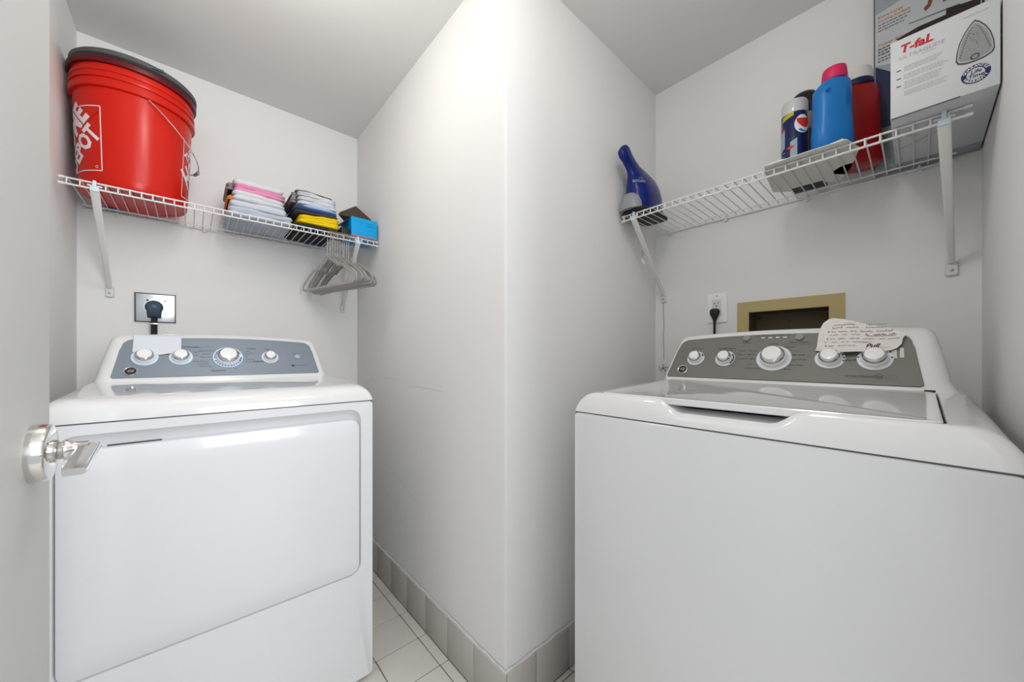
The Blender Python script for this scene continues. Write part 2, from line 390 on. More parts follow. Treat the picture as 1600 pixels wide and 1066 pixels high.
        a = radians(rot); MM = M @ Matrix.Rotation(a, 4, 'Z')
        T.part('pointer', MB().box(.56 * R, .745 * R, -.035 * R, .035 * R, .52 * hgt, .93 * hgt, bev=.0004, M=MM), KWHITE, parent=k)
    # maker's badge
    bu, bt_ = (-.2386, .0226) if dry else (-.2338, .0270)
    Mb = Matrix.Translation(Vector(Pn(bu, bt_, base))) @ Matrix((eu, et, n)).transposed().to_4x4()
    bd = T.part('badge', MB().lathe([(.0155, 0), (.0155, .0012), (.0140, .0022), (.0128, .0018), (.0128, .001)], n=32, M=Mb), CHROME)
    T.part('badge_face', MB().lathe([(.0128, .0012), (.012, .0019), (.0003, .002)], n=32, M=Mb), mat('badge_black', (.03, .026, .026), .35), parent=bd)
    gm = MB(); v, f = text('GE', .0115, shear=.3, bold=.02)
    gm.add([tuple(Mb @ Vector((a - .0005, b, .0023))) for a, b in v], f)
    T.part('badge_letters', gm, mat('badge_silver', (.42, .38, .37), .4, .6), parent=bd)
    TT = .0725 if dry else .070
    if dry:
        knob(-.2097, TT + .001, .031, .024, RINGD); knob(-.1256, TT + .001, .0295, .024, RINGD); knob(-.003, TT, .042, .028, RINGD, -85); knob(.1212, TT, .0265, .022, RINGD, 90)
        sector(red, pf2, (-.003, TT), .033, .037, 118, 158); sector(teal, pf2, (-.003, TT), .034, .0385, 160, 188)
        for a in range(200, 350, 13): sector(blue, pf2, (-.003, TT), .0345, .0385, a, a + 8, 3)
        sector(black, pf2, (-.003, TT), .0335, .0375, 20, 62)
        for a in (-12, -28): sector(black, pf2, (-.003, TT), .0345, .0385, a, a + 10, 3)
        Mk = Matrix.Translation(Vector(Pn(.210, TT + .001, base))) @ Matrix((eu, et, n)).transposed().to_4x4()
        T.part('button', MB().lathe([(.0095, 0), (.0095, .003), (.0085, .004), (.0003, .0034)], n=28, M=Mk), mat('start_button_blue', (.36, .50, .62), .35), label='round pale blue start button')
        lab(black, 'Start', .205, TT + .0155, .0075); lab(black, 'Signal', .118, TT + .036, .008); lab(black, 'Temperature', -.102, TT + .042, .008)
        lab(black, 'Cottons', .066, TT + .037, .008); lab(blue, 'Sensor Dry', -.070, TT + .042, .008); lab(black, 'Timed Dry', -.030, TT - .054, .008, bold=.02)
        lab(black, 'Delicates', .0835, TT - .018, .0075, bold=.02)
        for i, (s, du, dt) in enumerate((('Mixed Loads', -.056, .026), ('Casuals', -.056, .014), ('Easy Care', -.058, .002), ('Quick Fluff 20', -.070, -.016), ('Dewrinkle', -.064, -.026), ('Warm Up', -.058, -.036), ('Jeans', .055, .026), ('More Dry', .058, .014), ('40', .050, .003), ('Less Dry', .060, -.009), ('Damp', .055, -.019), ('High', -.083, .022), ('Low', -.083, .008), ('60', .018, -.048))):
            lab(grey, s, -.003 + du * 1.05, TT + dt, .0065)
        for dt, a, b_ in ((.031, -.078, -.040), (.019, .040, .085), (-.021, .045, .088)): stroke(grey, [(a, TT + dt), (b_, TT + dt)], .0007, pf)
        v, f = text('SENSOR DRY', .0065, bold=.01, align='LEFT'); print_on(grey, lambda a, b: pf(.198 + a, .034 + b), v, f)
        sector(black, pf, (.192, .034), .0, .005, 0, 360, 12)
    else:
        knob(-.2020, .0695, .0255, .022, RINGW, 78); knob(-.1176, .0690, .0265, .023, RINGW, -20); knob(.0041, .0705, .0405, .030, RINGW, -72); knob(.1217, .0705, .0295, .024, RINGW, 15); knob(.2023, .0700, .0310, .026, RINGW, 130)
        c = (.0041, .0705)
        sector(black, pf2, c, .0335, .0372, 148, 272, 24); sector(blue, pf2, c, .0335, .0378, -62, 42, 22); sector(red, pf2, c, .0325, .0372, 44, 72)
        sector(blue, pf2, c, .0345, .037, -76, -70, 3); sector(black, pf2, (-.1176, .069), .0215, .0250, -48, 40, 14)
        sector(black, pf2, (-.2020, .0695), .0205, .0240, 18, 44, 6)
        for a in (20, 0, -18): sector(black, pf2, (.1217, .0705), .0255, .0285, a, a + 9, 3)
        sector(black, pf2, (.2023, .07), .027, .030, 168, 176, 3); sector(black, pf2, (.2023, .07), .027, .030, 4, 12, 3)
        for (u, t) in ((-.0703, .1410), (.0545, .1385)):
            Mk = Matrix.Translation(Vector(Pn(u, t, base))) @ Matrix((eu, et, n)).transposed().to_4x4()
            T.part('button', MB().lathe([(.0098, 0), (.0098, .0035), (.0086, .0045), (.0003, .004)], n=28, M=Mk), mat('grey_button', (.27, .27, .275), .35, .3))
        lab(black, 'Power', -.0703, .1265, .0072); lab(black, 'Start / Pause', .0545, .1235, .0072, bold=.02); lab(grey, 'hold 3 seconds to cancel', .056, .1165, .0052)
        for i, s in enumerate(('Lid Locked', 'Soak', 'Wash', 'Rinse', 'Spin')):
            lab(black, s, -.038 + i * .0172, .1485, .0056); sector(grey, pf, (-.038 + i * .0172, .1415), 0, .0019, 0, 360, 8)
        sector(grey, pf, (-.0525, .1415), 0, .0019, 0, 360, 8)
        strip = MB()
        for i in range(4): strip.poly([pf(-.034 + i * .0172 + a, .1415 + b) for a, b in ((0, -.0015), (.009, -.0015), (.009, .0015), (0, .0015))])
        T.part('indicator_strip', strip, RINGW)
        lab(black, 'Soil Level', -.204, .1055, .0078, bold=.012); lab(black, 'Temperature', -.119, .1058, .0085, bold=.012); lab(grey, 'wash / rinse', -.119, .0995, .006); lab(black, 'Cycles', -.001, .1195, .0075)
        for s, u, t in (('Rinse', -.034, .108), ('Colors - Normal', -.061, .0965), ('Colors - Medium', -.061, .083), ('Colors - Light', -.061, .069), ('Jeans', -.050, .0505), ('Drain & Spin', -.042, .0370),
                        ('Delicates', .036, .108), ('Whites', .051, .0955), ('Bulky Items', .056, .082), ('Speed Wash', .058, .067), ('Active Wear', .053, .0495), ('Deep Rinse', .030, .0365),
                        ('light', -.243, .0725), ('heavy', -.175, .085), ('extra', -.165, .072), ('cold', -.090, .086), ('warm', -.086, .069), ('hot', -.088, .058), ('cool', -.094, .0475), ('deep fill', .160, .066), ('off', .078, .079), ('on', .233, .079)):
            lab(black if len(s) > 6 else grey, s, u, t, .0062)
        v, f = text('HYDROWAVE', .0080, bold=.015); print_on(black, lambda a, b: pf(.178 + a, .0205 + b), v, f)
        sector(black, pf, (.2105, .022), .0062, .0072, 0, 360, 16); lab(black, 'he', .2105, .022, .009, shear=.2, bold=.02)
        for q in ([(.222, .016), (.238, .016), (.238, .027), (.222, .027), (.222, .016)],): stroke(grey, q, .0008, pf)
        stroke(grey, [(.224, .019), (.231, .024), (.236, .021)], .0008, pf)
    for nm, mb, mt in (('black_lettering', black, INK), ('grey_lettering', grey, INKG), ('blue_markings', blue, BLUEI), ('light_blue_markings', teal, TEALI), ('red_markings', red, REDI)):
        if mb.v: T.part(nm, mb, mt, kind='stuff')
    return T, Pn
dry, PnD = machine('clothes_dryer', 'white front-loading clothes dryer with blue-grey console, under the orange bucket', 'dryer', (.0983, 1.174, 0), 0, 'dryer')
wsh, PnW = machine('washing_machine', 'white top-loading washing machine with five-knob console and a note taped on it', 'washer', (.745, .251, 0), -pi / 2, 'washer')

# ---------------------------------------------------------------- handwritten note on the washer console
MW = Matrix.Translation((.745, .251, 0)) @ Matrix.Rotation(-pi / 2, 4, 'Z')
def nw(u, t, off): return tuple(MW @ Vector(PnW(u + .0185, t - .011, off)))
def noff(u, t): return .005 + .012 * smooth((t - .10) / .10) + .0015 * sin(u * 60) + .010 * smooth((.11 - t) / .02)
note_o = [(.0735, .103), (.0760, .120), (.0765, .145), (.0790, .166), (.0850, .185), (.0960, .196), (.106, .1975), (.130, .190), (.160, .178), (.190, .168), (.212, .158), (.2295, .148), (.2335, .143), (.2285, .134), (.2270, .120), (.2190, .108), (.2080, .099), (.180, .0965), (.150, .094), (.128, .0915), (.105, .094), (.092, .0965)]
note_o = [(u, t) for u, t in note_o]
# grid the sheet so it can curl
nt = Thing('handwritten_note', 'white handwritten note with dark scribbled lines taped to the washer console', 'note', nw(.15, .12, .006))
bm = bmesh.new(); vs = [bm.verts.new((u, t, 0)) for u, t in note_o]; bm.faces.new(vs)
for _ in range(1): bmesh.ops.triangulate(bm, faces=bm.faces[:])
bmesh.ops.subdivide_edges(bm, edges=bm.edges[:], cuts=5, use_grid_fill=True)
bm.verts.index_update(); V = [(v.co.x, v.co.y) for v in bm.verts]; Fc = [tuple(v.index for v in f.verts) for f in bm.faces]; bm.free()
mb = MB(); k = len(V); mb.add([nw(u, t, noff(u, t)) for u, t in V], Fc); mb.add([nw(u, t, noff(u, t) - .0004) for u, t in V], [tuple(reversed(f)) for f in Fc])
nt.part('paper', mb, mat('note_paper', (.78, .75, .73), .85, bump=.1, bscale=60, var=.03, vscale=60), sharp=180)
scr = MB(); scb = MB(); srd = MB()
def word(mb, u, t, L, hgt, w, rnd):
    n = max(4, int(L / (hgt * .35))); pts = []
    for i in range(n * 2):
        pts.append((u + L * i / (n * 2 - 1), t + hgt * (.5 if i % 2 else -.5) * rnd.uniform(.3, 1.) + (hgt * .7 if rnd.random() < .1 else 0)))
    P = []
    for a, b in zip(pts, pts[1:]):
        P += [a, ((a[0] + b[0]) / 2 + hgt * .12, (a[1] + b[1]) / 2)]
    stroke(mb, P, w, lambda a, b: nw(a, b, noff(a, b) + .0006))
rnd = random.Random(3)
rows = [(.106, .1745, ((0, .040, srd), (.062, .034, scr))), (.104, .1665, ((0, .020, srd), (.026, .024, scr), (.062, .036, scr))), (.103, .1560, ((0, .008, scr), (.012, .018, scr), (.036, .012, scr), (.054, .022, scr), (.082, .028, scr))),
        (.100, .1470, ((0, .016, scr), (.022, .010, scr), (.040, .016, scr), (.066, .006, scb), (.080, .022, scb), (.106, .012, scb))), (.100, .1365, ((0, .010, scr), (.016, .014, scr), (.038, .018, scr), (.062, .020, scr), (.088, .012, scr), (.104, .020, scr))),
        (.090, .1275, ((0, .006, scr), (.014, .012, scr), (.032, .006, scr), (.042, .006, scr), (.054, .034, scr))), (.098, .1165, ((0, .012, scr), (.018, .034, scr)))]
for u0, t0, ws in rows:
    sl = -.02
    for du, L, mb in ws: word(mb, u0 + du, t0 + sl * du, L, .0042, .0007, rnd)
for u, t in ((.0975, .157), (.0955, .1375), (.0935, .1175)): sector(scb, lambda a, b: nw(a, b, noff(a, b) + .0006), (u, t), 0, .0017, 0, 360, 8)
stroke(scb, [(.168, .1430), (.19, .1420), (.216, .1415)], .0009, lambda a, b: nw(a, b, noff(a, b) + .0006))
stroke(scr, [(.180, .1105), (.21, .1120)], .0007, lambda a, b: nw(a, b, noff(a, b) + .0006))
v, f = text('Pull', .016, shear=.35, bold=.03); scb.add([nw(.178 + a, .1165 + b, noff(.178, .1165) + .001) for a, b in v], f)
for q in range(26):
    a = rnd.uniform(0, 1); u, t = (.079 + a * .012, .105 + a * .07) if q < 12 else (.10 + a * .10, .186 - a * .022)
    sector(scr, lambda a_, b_: nw(a_, b_, noff(a_, b_) + .0006), (u + rnd.uniform(-.002, .004), t), 0, .0007, 0, 360, 5)
nt.part('faint_handwriting', scr, mat('note_grey_pencil', (.36, .33, .33), .8), kind='stuff'); nt.part('dark_handwriting', scb, mat('note_dark_pen', (.08, .08, .09), .8), kind='stuff'); nt.part('red_handwriting', srd, mat('note_red_pen', (.45, .24, .20), .8), kind='stuff')
for (u, t, w, h) in ((.2150, .094, .010, .022), (.2275, .098, .007, .026)):
    nt.part('tape', MB().prism([nw(u - w / 2, t - h / 2, .0022), nw(u + w / 2, t - h / 2, .0022), nw(u + w / 2 - .001, t + h / 2, .003), nw(u - w / 2, t + h / 2, .003)], (.0003, 0, 0)), mat('clear_tape', (.62, .62, .59), .25))

# blank paper tag over the dryer console
MD = Matrix.Translation((.0983, 1.174, 0))
def nd(u, t, off): return tuple(MD @ Vector(PnD(u - .003, t, off)))
tg = MB(); L = []
for i in range(9):
    t = .0835 + (.158 - .0835) * i / 8
    row = []
    for k in range(13):
        u = -.2345 + .112 * k / 12; tt = t + (.0025 * sin(k * .8) if i == 0 else 0)
        if i < 2 and k in (0, 12): tt += .004 * (2 - i)
        off = .005 + .0012 * sin(k * .8) * (1 - i / 8) + (.0 if i < 8 else -.001)
        row.append(nd(u, tt, off))
    L.append(row)
for j_ in range(1, 4): L.append([(p[0], p[1] + .012 * j_, p[2] + (.001 if j_ == 1 else -.001 * j_)) for p in L[8]])
n = 13
tg.loft(L, False, False, closed=False)
tg.v += [(a, b + .0005, c - .0004) for a, b, c in tg.v]; k = len(L) * n; tg.f += [tuple(i + k for i in reversed(f)) for f in tg.f]
single('paper_tag', tg, mat('tag_paper', (.70, .74, .80), .6), 'blank white paper tag draped over the dryer console behind two knobs', 'tag', nd(-.18, .10, 0), sharp=180)

# ---------------------------------------------------------------- outlets
op = Thing('dryer_outlet', 'steel outlet plate with a heavy dark plug, on the wall above the dryer', 'outlet', (-.104, YA, 1.228))
x0, x1, z0, z1 = -.1625, -.0460, 1.1715, 1.2845
fr = MB()
for a in ((x0, x1, z1 - .0028, z1), (x0, x1, z0, z0 + .0028), (x0, x0 + .0035, z0, z1), (x1 - .0028, x1, z0, z1)): fr.box(a[0], a[1], YA - .007, YA, a[2], a[3], bev=.0006, seg=1)
op.part('dark_frame', fr, mat('outlet_frame_dark', (.10, .09, .08), .5))
op.part('plate', MB().box(x0 + .003, x1 - .0025, YA - .0045, YA, z0 + .002, z1 - .002, bev=.001), STEEL)
Mo = Matrix.Translation((-.1010, YA - .0045, 1.229)) @ Matrix.Rotation(pi / 2, 4, 'X')
op.part('receptacle_face', MB().lathe([(.041, 0), (.040, .002), (.030, .003), (.0003, .003)], n=48, M=Mo), STEEL)
for a, b in ((-.0225, .027), (.026, .027), (-.0225, -.022), (.026, -.022)):
    op.part('screw', MB().lathe([(.0042, 0), (.0042, .002), (.002, .003), (.0002, .003)], n=14, M=Matrix.Translation((-.104 + a, YA - .0045, 1.229 + b)) @ Matrix.Rotation(pi / 2, 4, 'X')), DARKG)
pl = Thing('dryer_plug', 'heavy blue-black plug and cord in the steel outlet above the dryer', 'plug', (-.104, YA - .03, 1.228))
NAVYP = mat('plug_blue_black', (.035, .055, .085), .45, bump=.1, bscale=200)
L = []
for yy, s in ((0, .95), (.006, 1.), (.022, 1.), (.030, .93), (.034, .75)):
    P = [(-.107 + s * .0260 * cos(t), YA - .008 - yy, 1.2290 + s * .0255 * sin(t)) for t in [radians(-35 + k * 250 / 24) for k in range(25)]]
    P += [(-.107 - s * .0190, YA - .008 - yy, 1.2290 - s * .042), (-.107 + s * .0190, YA - .008 - yy, 1.2290 - s * .042)]
    L.append(P)
pl.part('plug_body', MB().loft(L), NAVYP)
pl.part('plug_boss', MB().lathe([(.007, 0), (.006, .0015), (.0003, .002)], n=20, sx=1.3, M=Matrix.Translation((-.107, YA - .0415, 1.2300)) @ Matrix.Rotation(pi / 2, 4, 'X')), mat('plug_boss_blue', (.06, .14, .22), .4))
cord = MB()
for dx in (-.0055, 0, .0055): cord.tube([(-.107 + dx, YA - .026, 1.188), (-.107 + dx, YA - .03, 1.160), (-.107 + dx, YA - .03, 1.10), (-.107 + dx, YA - .035, 1.0), (-.107 + dx, YA - .035, .6)], .0040, 8)
pl.part('cord', cord, BLACKP)
pl.part('cord_clamp', MB().box(-.1175, -.0965, YA - .036, YA - .023, 1.1605, 1.1665, bev=.001), STEEL)

ob = Thing('wall_outlet', 'white wall outlet with a black plug, on the wall left of the valve box', 'outlet', (XB, .527, 1.2265))
y0, y1, z0, z1 = .4895, .5645, 1.1685, 1.2850
L = [[(XB - d, a, b) for a, b in rr(y0 + i, y1 - i, z0 + i, z1 - i, .004, 2, 4)] for d, i in ((0, 0), (.004, .0), (.0065, .003), (.0068, .008))]
ob.part('cover_plate', MB().loft(L), mat('outlet_white', (.90, .90, .885), .35))
L = [[(XB - d, a, b) for a, b in rr(.5110 + i, .5430 - i, 1.1930 + i, 1.2605 - i, .003, 2, 3)] for d, i in ((.006, 0), (.0085, .0), (.0092, .001))]
ob.part('receptacle', MB().loft(L), mat('outlet_insert_white', (.72, .72, .70), .35))
sl = MB(); X = XB - .0094
sl.box(X - .0002, X, .5315, .5335, 1.2420, 1.2490); sl.box(X - .0002, X, .5335, .5375, 1.2445, 1.2465); sl.box(X - .0002, X, .5200, .5220, 1.2425, 1.2495)
sl.lathe([(.0030, 0), (.0030, .0004)], n=14, M=Matrix.Translation((X, .5268, 1.2345)) @ Matrix.Rotation(-pi / 2, 4, 'Y'))
ob.part('slots', sl, INK)
ob.part('screw', MB().lathe([(.0028, 0), (.0022, .001)], n=12, M=Matrix.Translation((XB - .0068, .527, 1.2745)) @ Matrix.Rotation(-pi / 2, 4, 'Y')), mat('screw_grey', (.4, .4, .4), .4, .6))
pb = Thing('black_plug', 'black plug and cord in the white wall outlet behind the washer', 'plug', (XB - .02, .530, 1.20))
L = []
for z, hy_, dx in ((1.2240, .009, .010), (1.2200, .0165, .014), (1.2120, .0185, .017), (1.2020, .0165, .018), (1.1900, .0105, .015), (1.1820, .0068, .012), (1.1740, .0052, .009)):
    L.append([(XB - .0095 - .010 + dx * .55 * cos(t), .5300 + hy_ * sin(t), z) for t in [2 * pi * k / 20 for k in range(20)]])
pb.part('plug_body', MB().loft(L), BLACKP)
pb.part('cord', MB().tube([(XB - .0195, .530, 1.178), (XB - .0200, .530, 1.14), (XB - .022, .530, 1.05), (XB - .03, .53, .9), (XB - .03, .53, .6)], .0045, 10), BLACKP)

# washer valve box recessed in the wall
vb = Thing('valve_box', 'mustard framed empty valve box set in the wall behind the washer', 'valve box', (XB, .305, 1.12))
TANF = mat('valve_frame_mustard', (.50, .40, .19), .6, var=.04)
fy0, fy1, fz0, fz1 = .1540, .4560, .985, 1.2400
f_ = MB()
for a in ((fy0, fy1, rz1 - .002, fz1), (fy0, ry0 + .002, fz0, rz1 - .002), (ry1 - .002, fy1, fz0, rz1 - .002), (ry0 + .002, ry1 - .002, fz0, rz0 + .002)): f_.box(XB - .0045, XB, a[0], a[1], a[2], a[3])
vb.part('face_frame', f_, TANF)
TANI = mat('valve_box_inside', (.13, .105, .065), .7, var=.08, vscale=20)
b_ = MB(); b_.box(XB + .085, XB + .088, ry0, ry1, rz0, rz1); b_.box(XB, XB + .085, ry0, ry0 + .003, rz0, rz1); b_.box(XB, XB + .085, ry1 - .003, ry1, rz0, rz1); b_.box(XB, XB + .085, ry0, ry1, rz1 - .003, rz1); b_.box(XB, XB + .085, ry0, ry1, rz0, rz0 + .003)
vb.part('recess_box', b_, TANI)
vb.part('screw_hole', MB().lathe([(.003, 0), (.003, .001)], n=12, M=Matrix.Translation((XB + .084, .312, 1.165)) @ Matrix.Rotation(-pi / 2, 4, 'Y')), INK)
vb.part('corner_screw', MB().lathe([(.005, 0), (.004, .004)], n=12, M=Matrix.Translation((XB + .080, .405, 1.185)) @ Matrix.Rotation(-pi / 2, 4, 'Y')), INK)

# ---------------------------------------------------------------- wire shelves
ZD = 1.577
def shelf(name, label, T, x0, x1, n, first, pitch, depth=.304):
    """local frame: x along the wall, y = distance from the wall towards the room (negative), placed by matrix T"""
    loc = T @ Vector(((x0 + x1) / 2, 0, ZD)); o = Thing(name, label, 'shelf', tuple(loc))
    def tb(*p, r=.0027): return MB().tube([T @ Vector(q) for q in p], r, 8)
    fy = -depth
    o.part('upper_front_rail', tb((x0, fy, ZD), (x1, fy, ZD)), WIRE); o.part('lower_front_rail', tb((x0, fy - .0035, ZD - .0195), (x1, fy - .0035, ZD - .0195), r=.003), WIRE)
    o.part('back_rail', tb((x0 + .01, -.006, ZD - .0045), (x1 - .01, -.006, ZD - .0045), r=.0032), WIRE)
    o.part('middle_rail', tb((x0 + .01, -.055, ZD - .0045), (x1 - .01, -.055, ZD - .0045), r=.0022), WIRE)
    P = [Vector((0, -.004, 0)), Vector((0, fy - .001, 0)), Vector((0, fy - .0045, -.002)), Vector((0, fy - .0060, -.006)), Vector((0, fy - .0068, -.0215))]
    R = T.to_3x3()
    me = MB().tube([R @ p for p in P], .0019, 6).mesh('cross_wire', WIRE)
    for i in range(n):
        w = bpy.data.objects.new('cross_wire', me); COL.objects.link(w); w.parent = o.o
        w.location = T @ Vector((first + pitch * i, 0, ZD + .0018)) - loc
    for a in (x0, x1):
        s = 1 if a == x0 else -1
        for y, z in ((fy, ZD), (fy - .0035, ZD - .0195)): o.part('end_cap', tb((a - .001 * s, y, z), (a + .010 * s, y, z), r=.0042), WPLAST)
    return o
def clip(T, x):
    o = Thing('shelf_clip', None, 'clip', tuple(T @ Vector((x, 0, ZD - .006))))
    m = MB().lathe([(.0075, 0), (.0075, .006), (.0055, .009), (.0003, .0095)], n=18, M=T @ Matrix.Translation((x, 0, ZD - .011)) @ Matrix.Rotation(pi / 2, 4, 'X'))
    o.part('clip_body', m, WPLAST)
    o.part('clip_hook', MB().box(-.003, .003, -.013, -.001, -.006, .005, bev=.001, M=T @ Matrix.Translation((x, 0, ZD))), WPLAST); return o
TA = Matrix.Translation((0, YA, 0)); TB = Matrix.Translation((XB, 0, 0)) @ Matrix.Rotation(-pi / 2, 4, 'Z')   # TB: local x -> -Y, local -y -> -X
shelf('wire_shelf', 'long white wire shelf above the dryer, holding the orange bucket and towels', TA, -.2944, .6617, 36, -.2791, .02625)
shelf('wire_shelf', 'white wire shelf above the washer, holding detergent bottles and the iron box', TB, -.7601, .0777, 31, -.7505, .02655)
def brace(T, xt, xb, label, zf=1.276):
    o = Thing('shelf_brace', label, 'brace', tuple(T @ Vector((xb, 0, zf))))
    A = Vector((xt, -.3085, ZD - .022)); B = Vector((xb, -.012, zf + .018)); L = []
    for k in range(9):
        t = k / 8; p = A.lerp(B, t); w = .0105 * (1 - t) + .0065 * t; h = .006
        d = (B - A).normalized(); sx = Vector((1, 0, 0)); nn = d.cross(sx)
        L.append([tuple(T @ (p + sx * a + nn * b)) for a, b in rr(-w, w, -h, h, .004, 1, 3)])
    o.part('arm', MB().loft(L), WIRE)
    hk = MB().box(xt - .010, xt + .010, -.3145, -.3005, ZD - .028, ZD - .014, bev=.002, M=T); hk.box(xt - .004, xt + .004, -.3125, -.3055, ZD - .016, ZD + .006, bev=.0015, M=T)
    hk.box(xt - .016, xt + .016, -.309, -.303, ZD - .0125, ZD - .0075, bev=.0015, M=T)
    o.part('hook_head', hk, mat('brace_head_bluish', (.62, .72, .78), .4))
    L = [[tuple(T @ Vector((a, -d, b))) for a, b in rr(xb - .0115 + i, xb + .0115 - i, zf - .018 + i, zf + .018 - i, .004, 1, 4)] for d, i in ((0, 0), (.006, .0), (.009, .002))]
    o.part('foot_plate', MB().loft(L), mat('brace_foot_clear', (.70, .70, .69), .3, coat=.4))
    o.part('screw', MB().lathe([(.0042, 0), (.0042, .002), (.001, .003)], n=14, M=T @ Matrix.Translation((xb, -.009, zf - .003)) @ Matrix.Rotation(pi / 2, 4, 'X')), mat('screw_grey', (.4, .4, .4), .4, .6))
    return o
brace(TA, -.2238, -.2255, 'white angled shelf brace under the orange bucket')
brace(TA, .5700, .5940, 'white angled shelf brace behind the grey hangers', 1.284)
brace(TB, -.7114, -.7406, 'white angled shelf brace under the blue handheld vacuum, with a wire loop hanging on it', 1.290)
brace(TB, .0390, .0615, 'thick white angled shelf brace under the iron box', 1.276)
for i, x in enumerate((-.2065, .0430, .2915, .5400)):
    c = clip(TA, x); c.o['label'] = ('small white wall clip under the back of the bucket shelf', 'small white wall clip right of the orange bucket', 'small white wall clip below the folded towel stacks', 'small white wall clip behind the grey hangers')[i]; c.o['group'] = 'clips holding the left shelf'
for i, x in enumerate((-.7150, -.4950, -.2480, .0030)):
    c = clip(TB, x); c.o['label'] = ('small white wall clip behind the blue handheld vacuum', 'small white wall clip at the empty middle of the right shelf', 'small white wall clip below the white cloth under the bottles', 'small white wall clip under the iron box')[i]; c.o['group'] = 'clips holding the right shelf'
# small wire loop clipped to the brace beside the partition, thin cord below it
wl = Thing('wire_loop', 'small loop of bent grey wire hanging on the brace below the handheld vacuum', 'wire', (1.345, .722, 1.43))
wl.part('loop', MB().tube([(1.342 + .008 * cos(t), .728, 1.445 + .010 * sin(t)) for t in [k * pi / 6 for k in range(12)]], .0014, 6, closed=True), HOOKM)
wl.part('lower_loop', MB().tube([(1.350 + .007 * cos(t), .728 + .006 * sin(t), 1.415 + .012 * sin(t)) for t in [k * pi / 6 for k in range(12)]], .0016, 6, closed=True), WIRE)
single('thin_cord', MB().tube([(XB - .006, .741 + .0015 * sin(k * .8), 1.272 - k * .0155) for k in range(17)] , .0011, 6), mat('cord_grey', (.28, .28, .28), .6), 'thin grey cord hanging from the brace down behind the washer', 'cord', (XB - .006, .741, 1.27))
tw = MB()
for a in range(5):
    t = a * 1.35; tw.tube([(XB - .02, .735, .985), (XB - .02 - .006 * cos(t), .735 + .013 * cos(t), .985 + .013 * sin(t)), (XB - .018 - .006 * cos(t), .735 + .020 * cos(t + .4), .985 + .016 * sin(t + .4))], .0016, 5)
single('twist_tie', tw, DARKG, 'small dark knotted twist tie on the wall at the left end of the washer console', 'tie', (XB - .02, .735, .985))

# ---------------------------------------------------------------- orange bucket
BC = (-.144, 1.842); Z0 = 1.5805
bk = Thing('bucket', 'orange plastic bucket with white print and wire handle, on the left shelf', 'bucket', (*BC, Z0))
def rad(z): return .1335 + (z - Z0) * (.1475 - .1335) / .33
prof = [(.110, .004), (.124, .002), (.1305, 0), (.1338, .006)]
prof += [(rad(Z0 + h), h) for h in (.03, .10, .20, .308)]
prof += [(.1535, .309), (.1555, .311), (.1555, .327), (.1500, .329), (.1500, .338), (.1535, .339), (.1545, .341), (.1545, .346), (.1500, .348), (.1500, .358), (.1530, .360), (.1535, .366), (.1500, .368), (.1500, .385), (.146, .385)]
bk.part('bucket_body', MB().lathe(prof, (*BC, Z0), 72, cap1=True), ORANGE, sharp=30)
bk.part('bottom_boss', MB().lathe([(.03, -.001), (.03, .004)], (BC[0] + .02, BC[1] - .03, Z0), 24), ORANGE)
def bfn(off=.0012):
    def g(a, z):   # a = arc length from front (-Y), positive to +X
        r = rad(z) + off; th = a / .141 - pi / 2; return (BC[0] + r * cos(th), BC[1] + r * sin(th), z)
    return g
def fine(vs, fs, maxl=.008):
    bm = bmesh.new(); V = [bm.verts.new((x, y, 0)) for x, y in vs]
    for f in fs:
        try: bm.faces.new([V[i] for i in f])
        except ValueError: pass
    bmesh.ops.triangulate(bm, faces=bm.faces[:])
    for _ in range(3):
        e = [e for e in bm.edges if e.calc_length() > maxl]
        if e: bmesh.ops.subdivide_edges(bm, edges=e, cuts=1); bmesh.ops.triangulate(bm, faces=[f for f in bm.faces if len(f.verts) > 3])
    bm.verts.index_update(); r = [(v.co.x, v.co.y) for v in bm.verts], [tuple(v.index for v in f.verts) for f in bm.faces]; bm.free(); return r
def bucket_logo(ac, zc, S_=.200):
    mb = MB(); g = bfn(); h = S_ / 2
    for a, b in (((-h, -h), (h, -h)), ((h, -h), (h, h)), ((h, h), (-h, h)), ((-h, h), (-h, -h))):
        pts = [(ac + a[0] + (b[0] - a[0]) * k / 16, zc + a[1] + (b[1] - a[1]) * k / 16) for k in range(17)]; stroke(mb, pts, .0030, g)
    ang = radians(45); ca, sa = cos(ang), sin(ang)
    for st, size, px, py, sx in (('THE', .040, -.064, .061, .8), ('HOME', .098, -.018, .024, .66), ('DEPOT', .076, .029, -.032, .66)):
        v, f = text(st, size, bold=.045, sx=sx); v = [(ac + px + a * ca - b * sa, zc + py + a * sa + b * ca) for a, b in v]
        v, f = fine(v, f); mb.add([g(*p) for p in v], f)
    # stencil cut along the diagonal
    sector(mb, g, (ac + h - .014, zc - h + .012), .003, .0042, 0, 360, 14); return mb
bk.part('printed_logo', bucket_logo(-.172, Z0 + .147), LOGOW); bk.part('printed_logo', bucket_logo(.248, Z0 + .138), LOGOW)
cutm = MB(); g = bfn(.0019)
for ac, zc in ((-.172, Z0 + .147), (.248, Z0 + .138)):
    for o_ in (-.010, .030): pass
    stroke(cutm, [(ac - .094 + k * .0117 + .005, zc - .094 + k * .0117 - .005) for k in range(17)], .0030, g)
bk.part('stencil_gap', cutm, ORANGE)
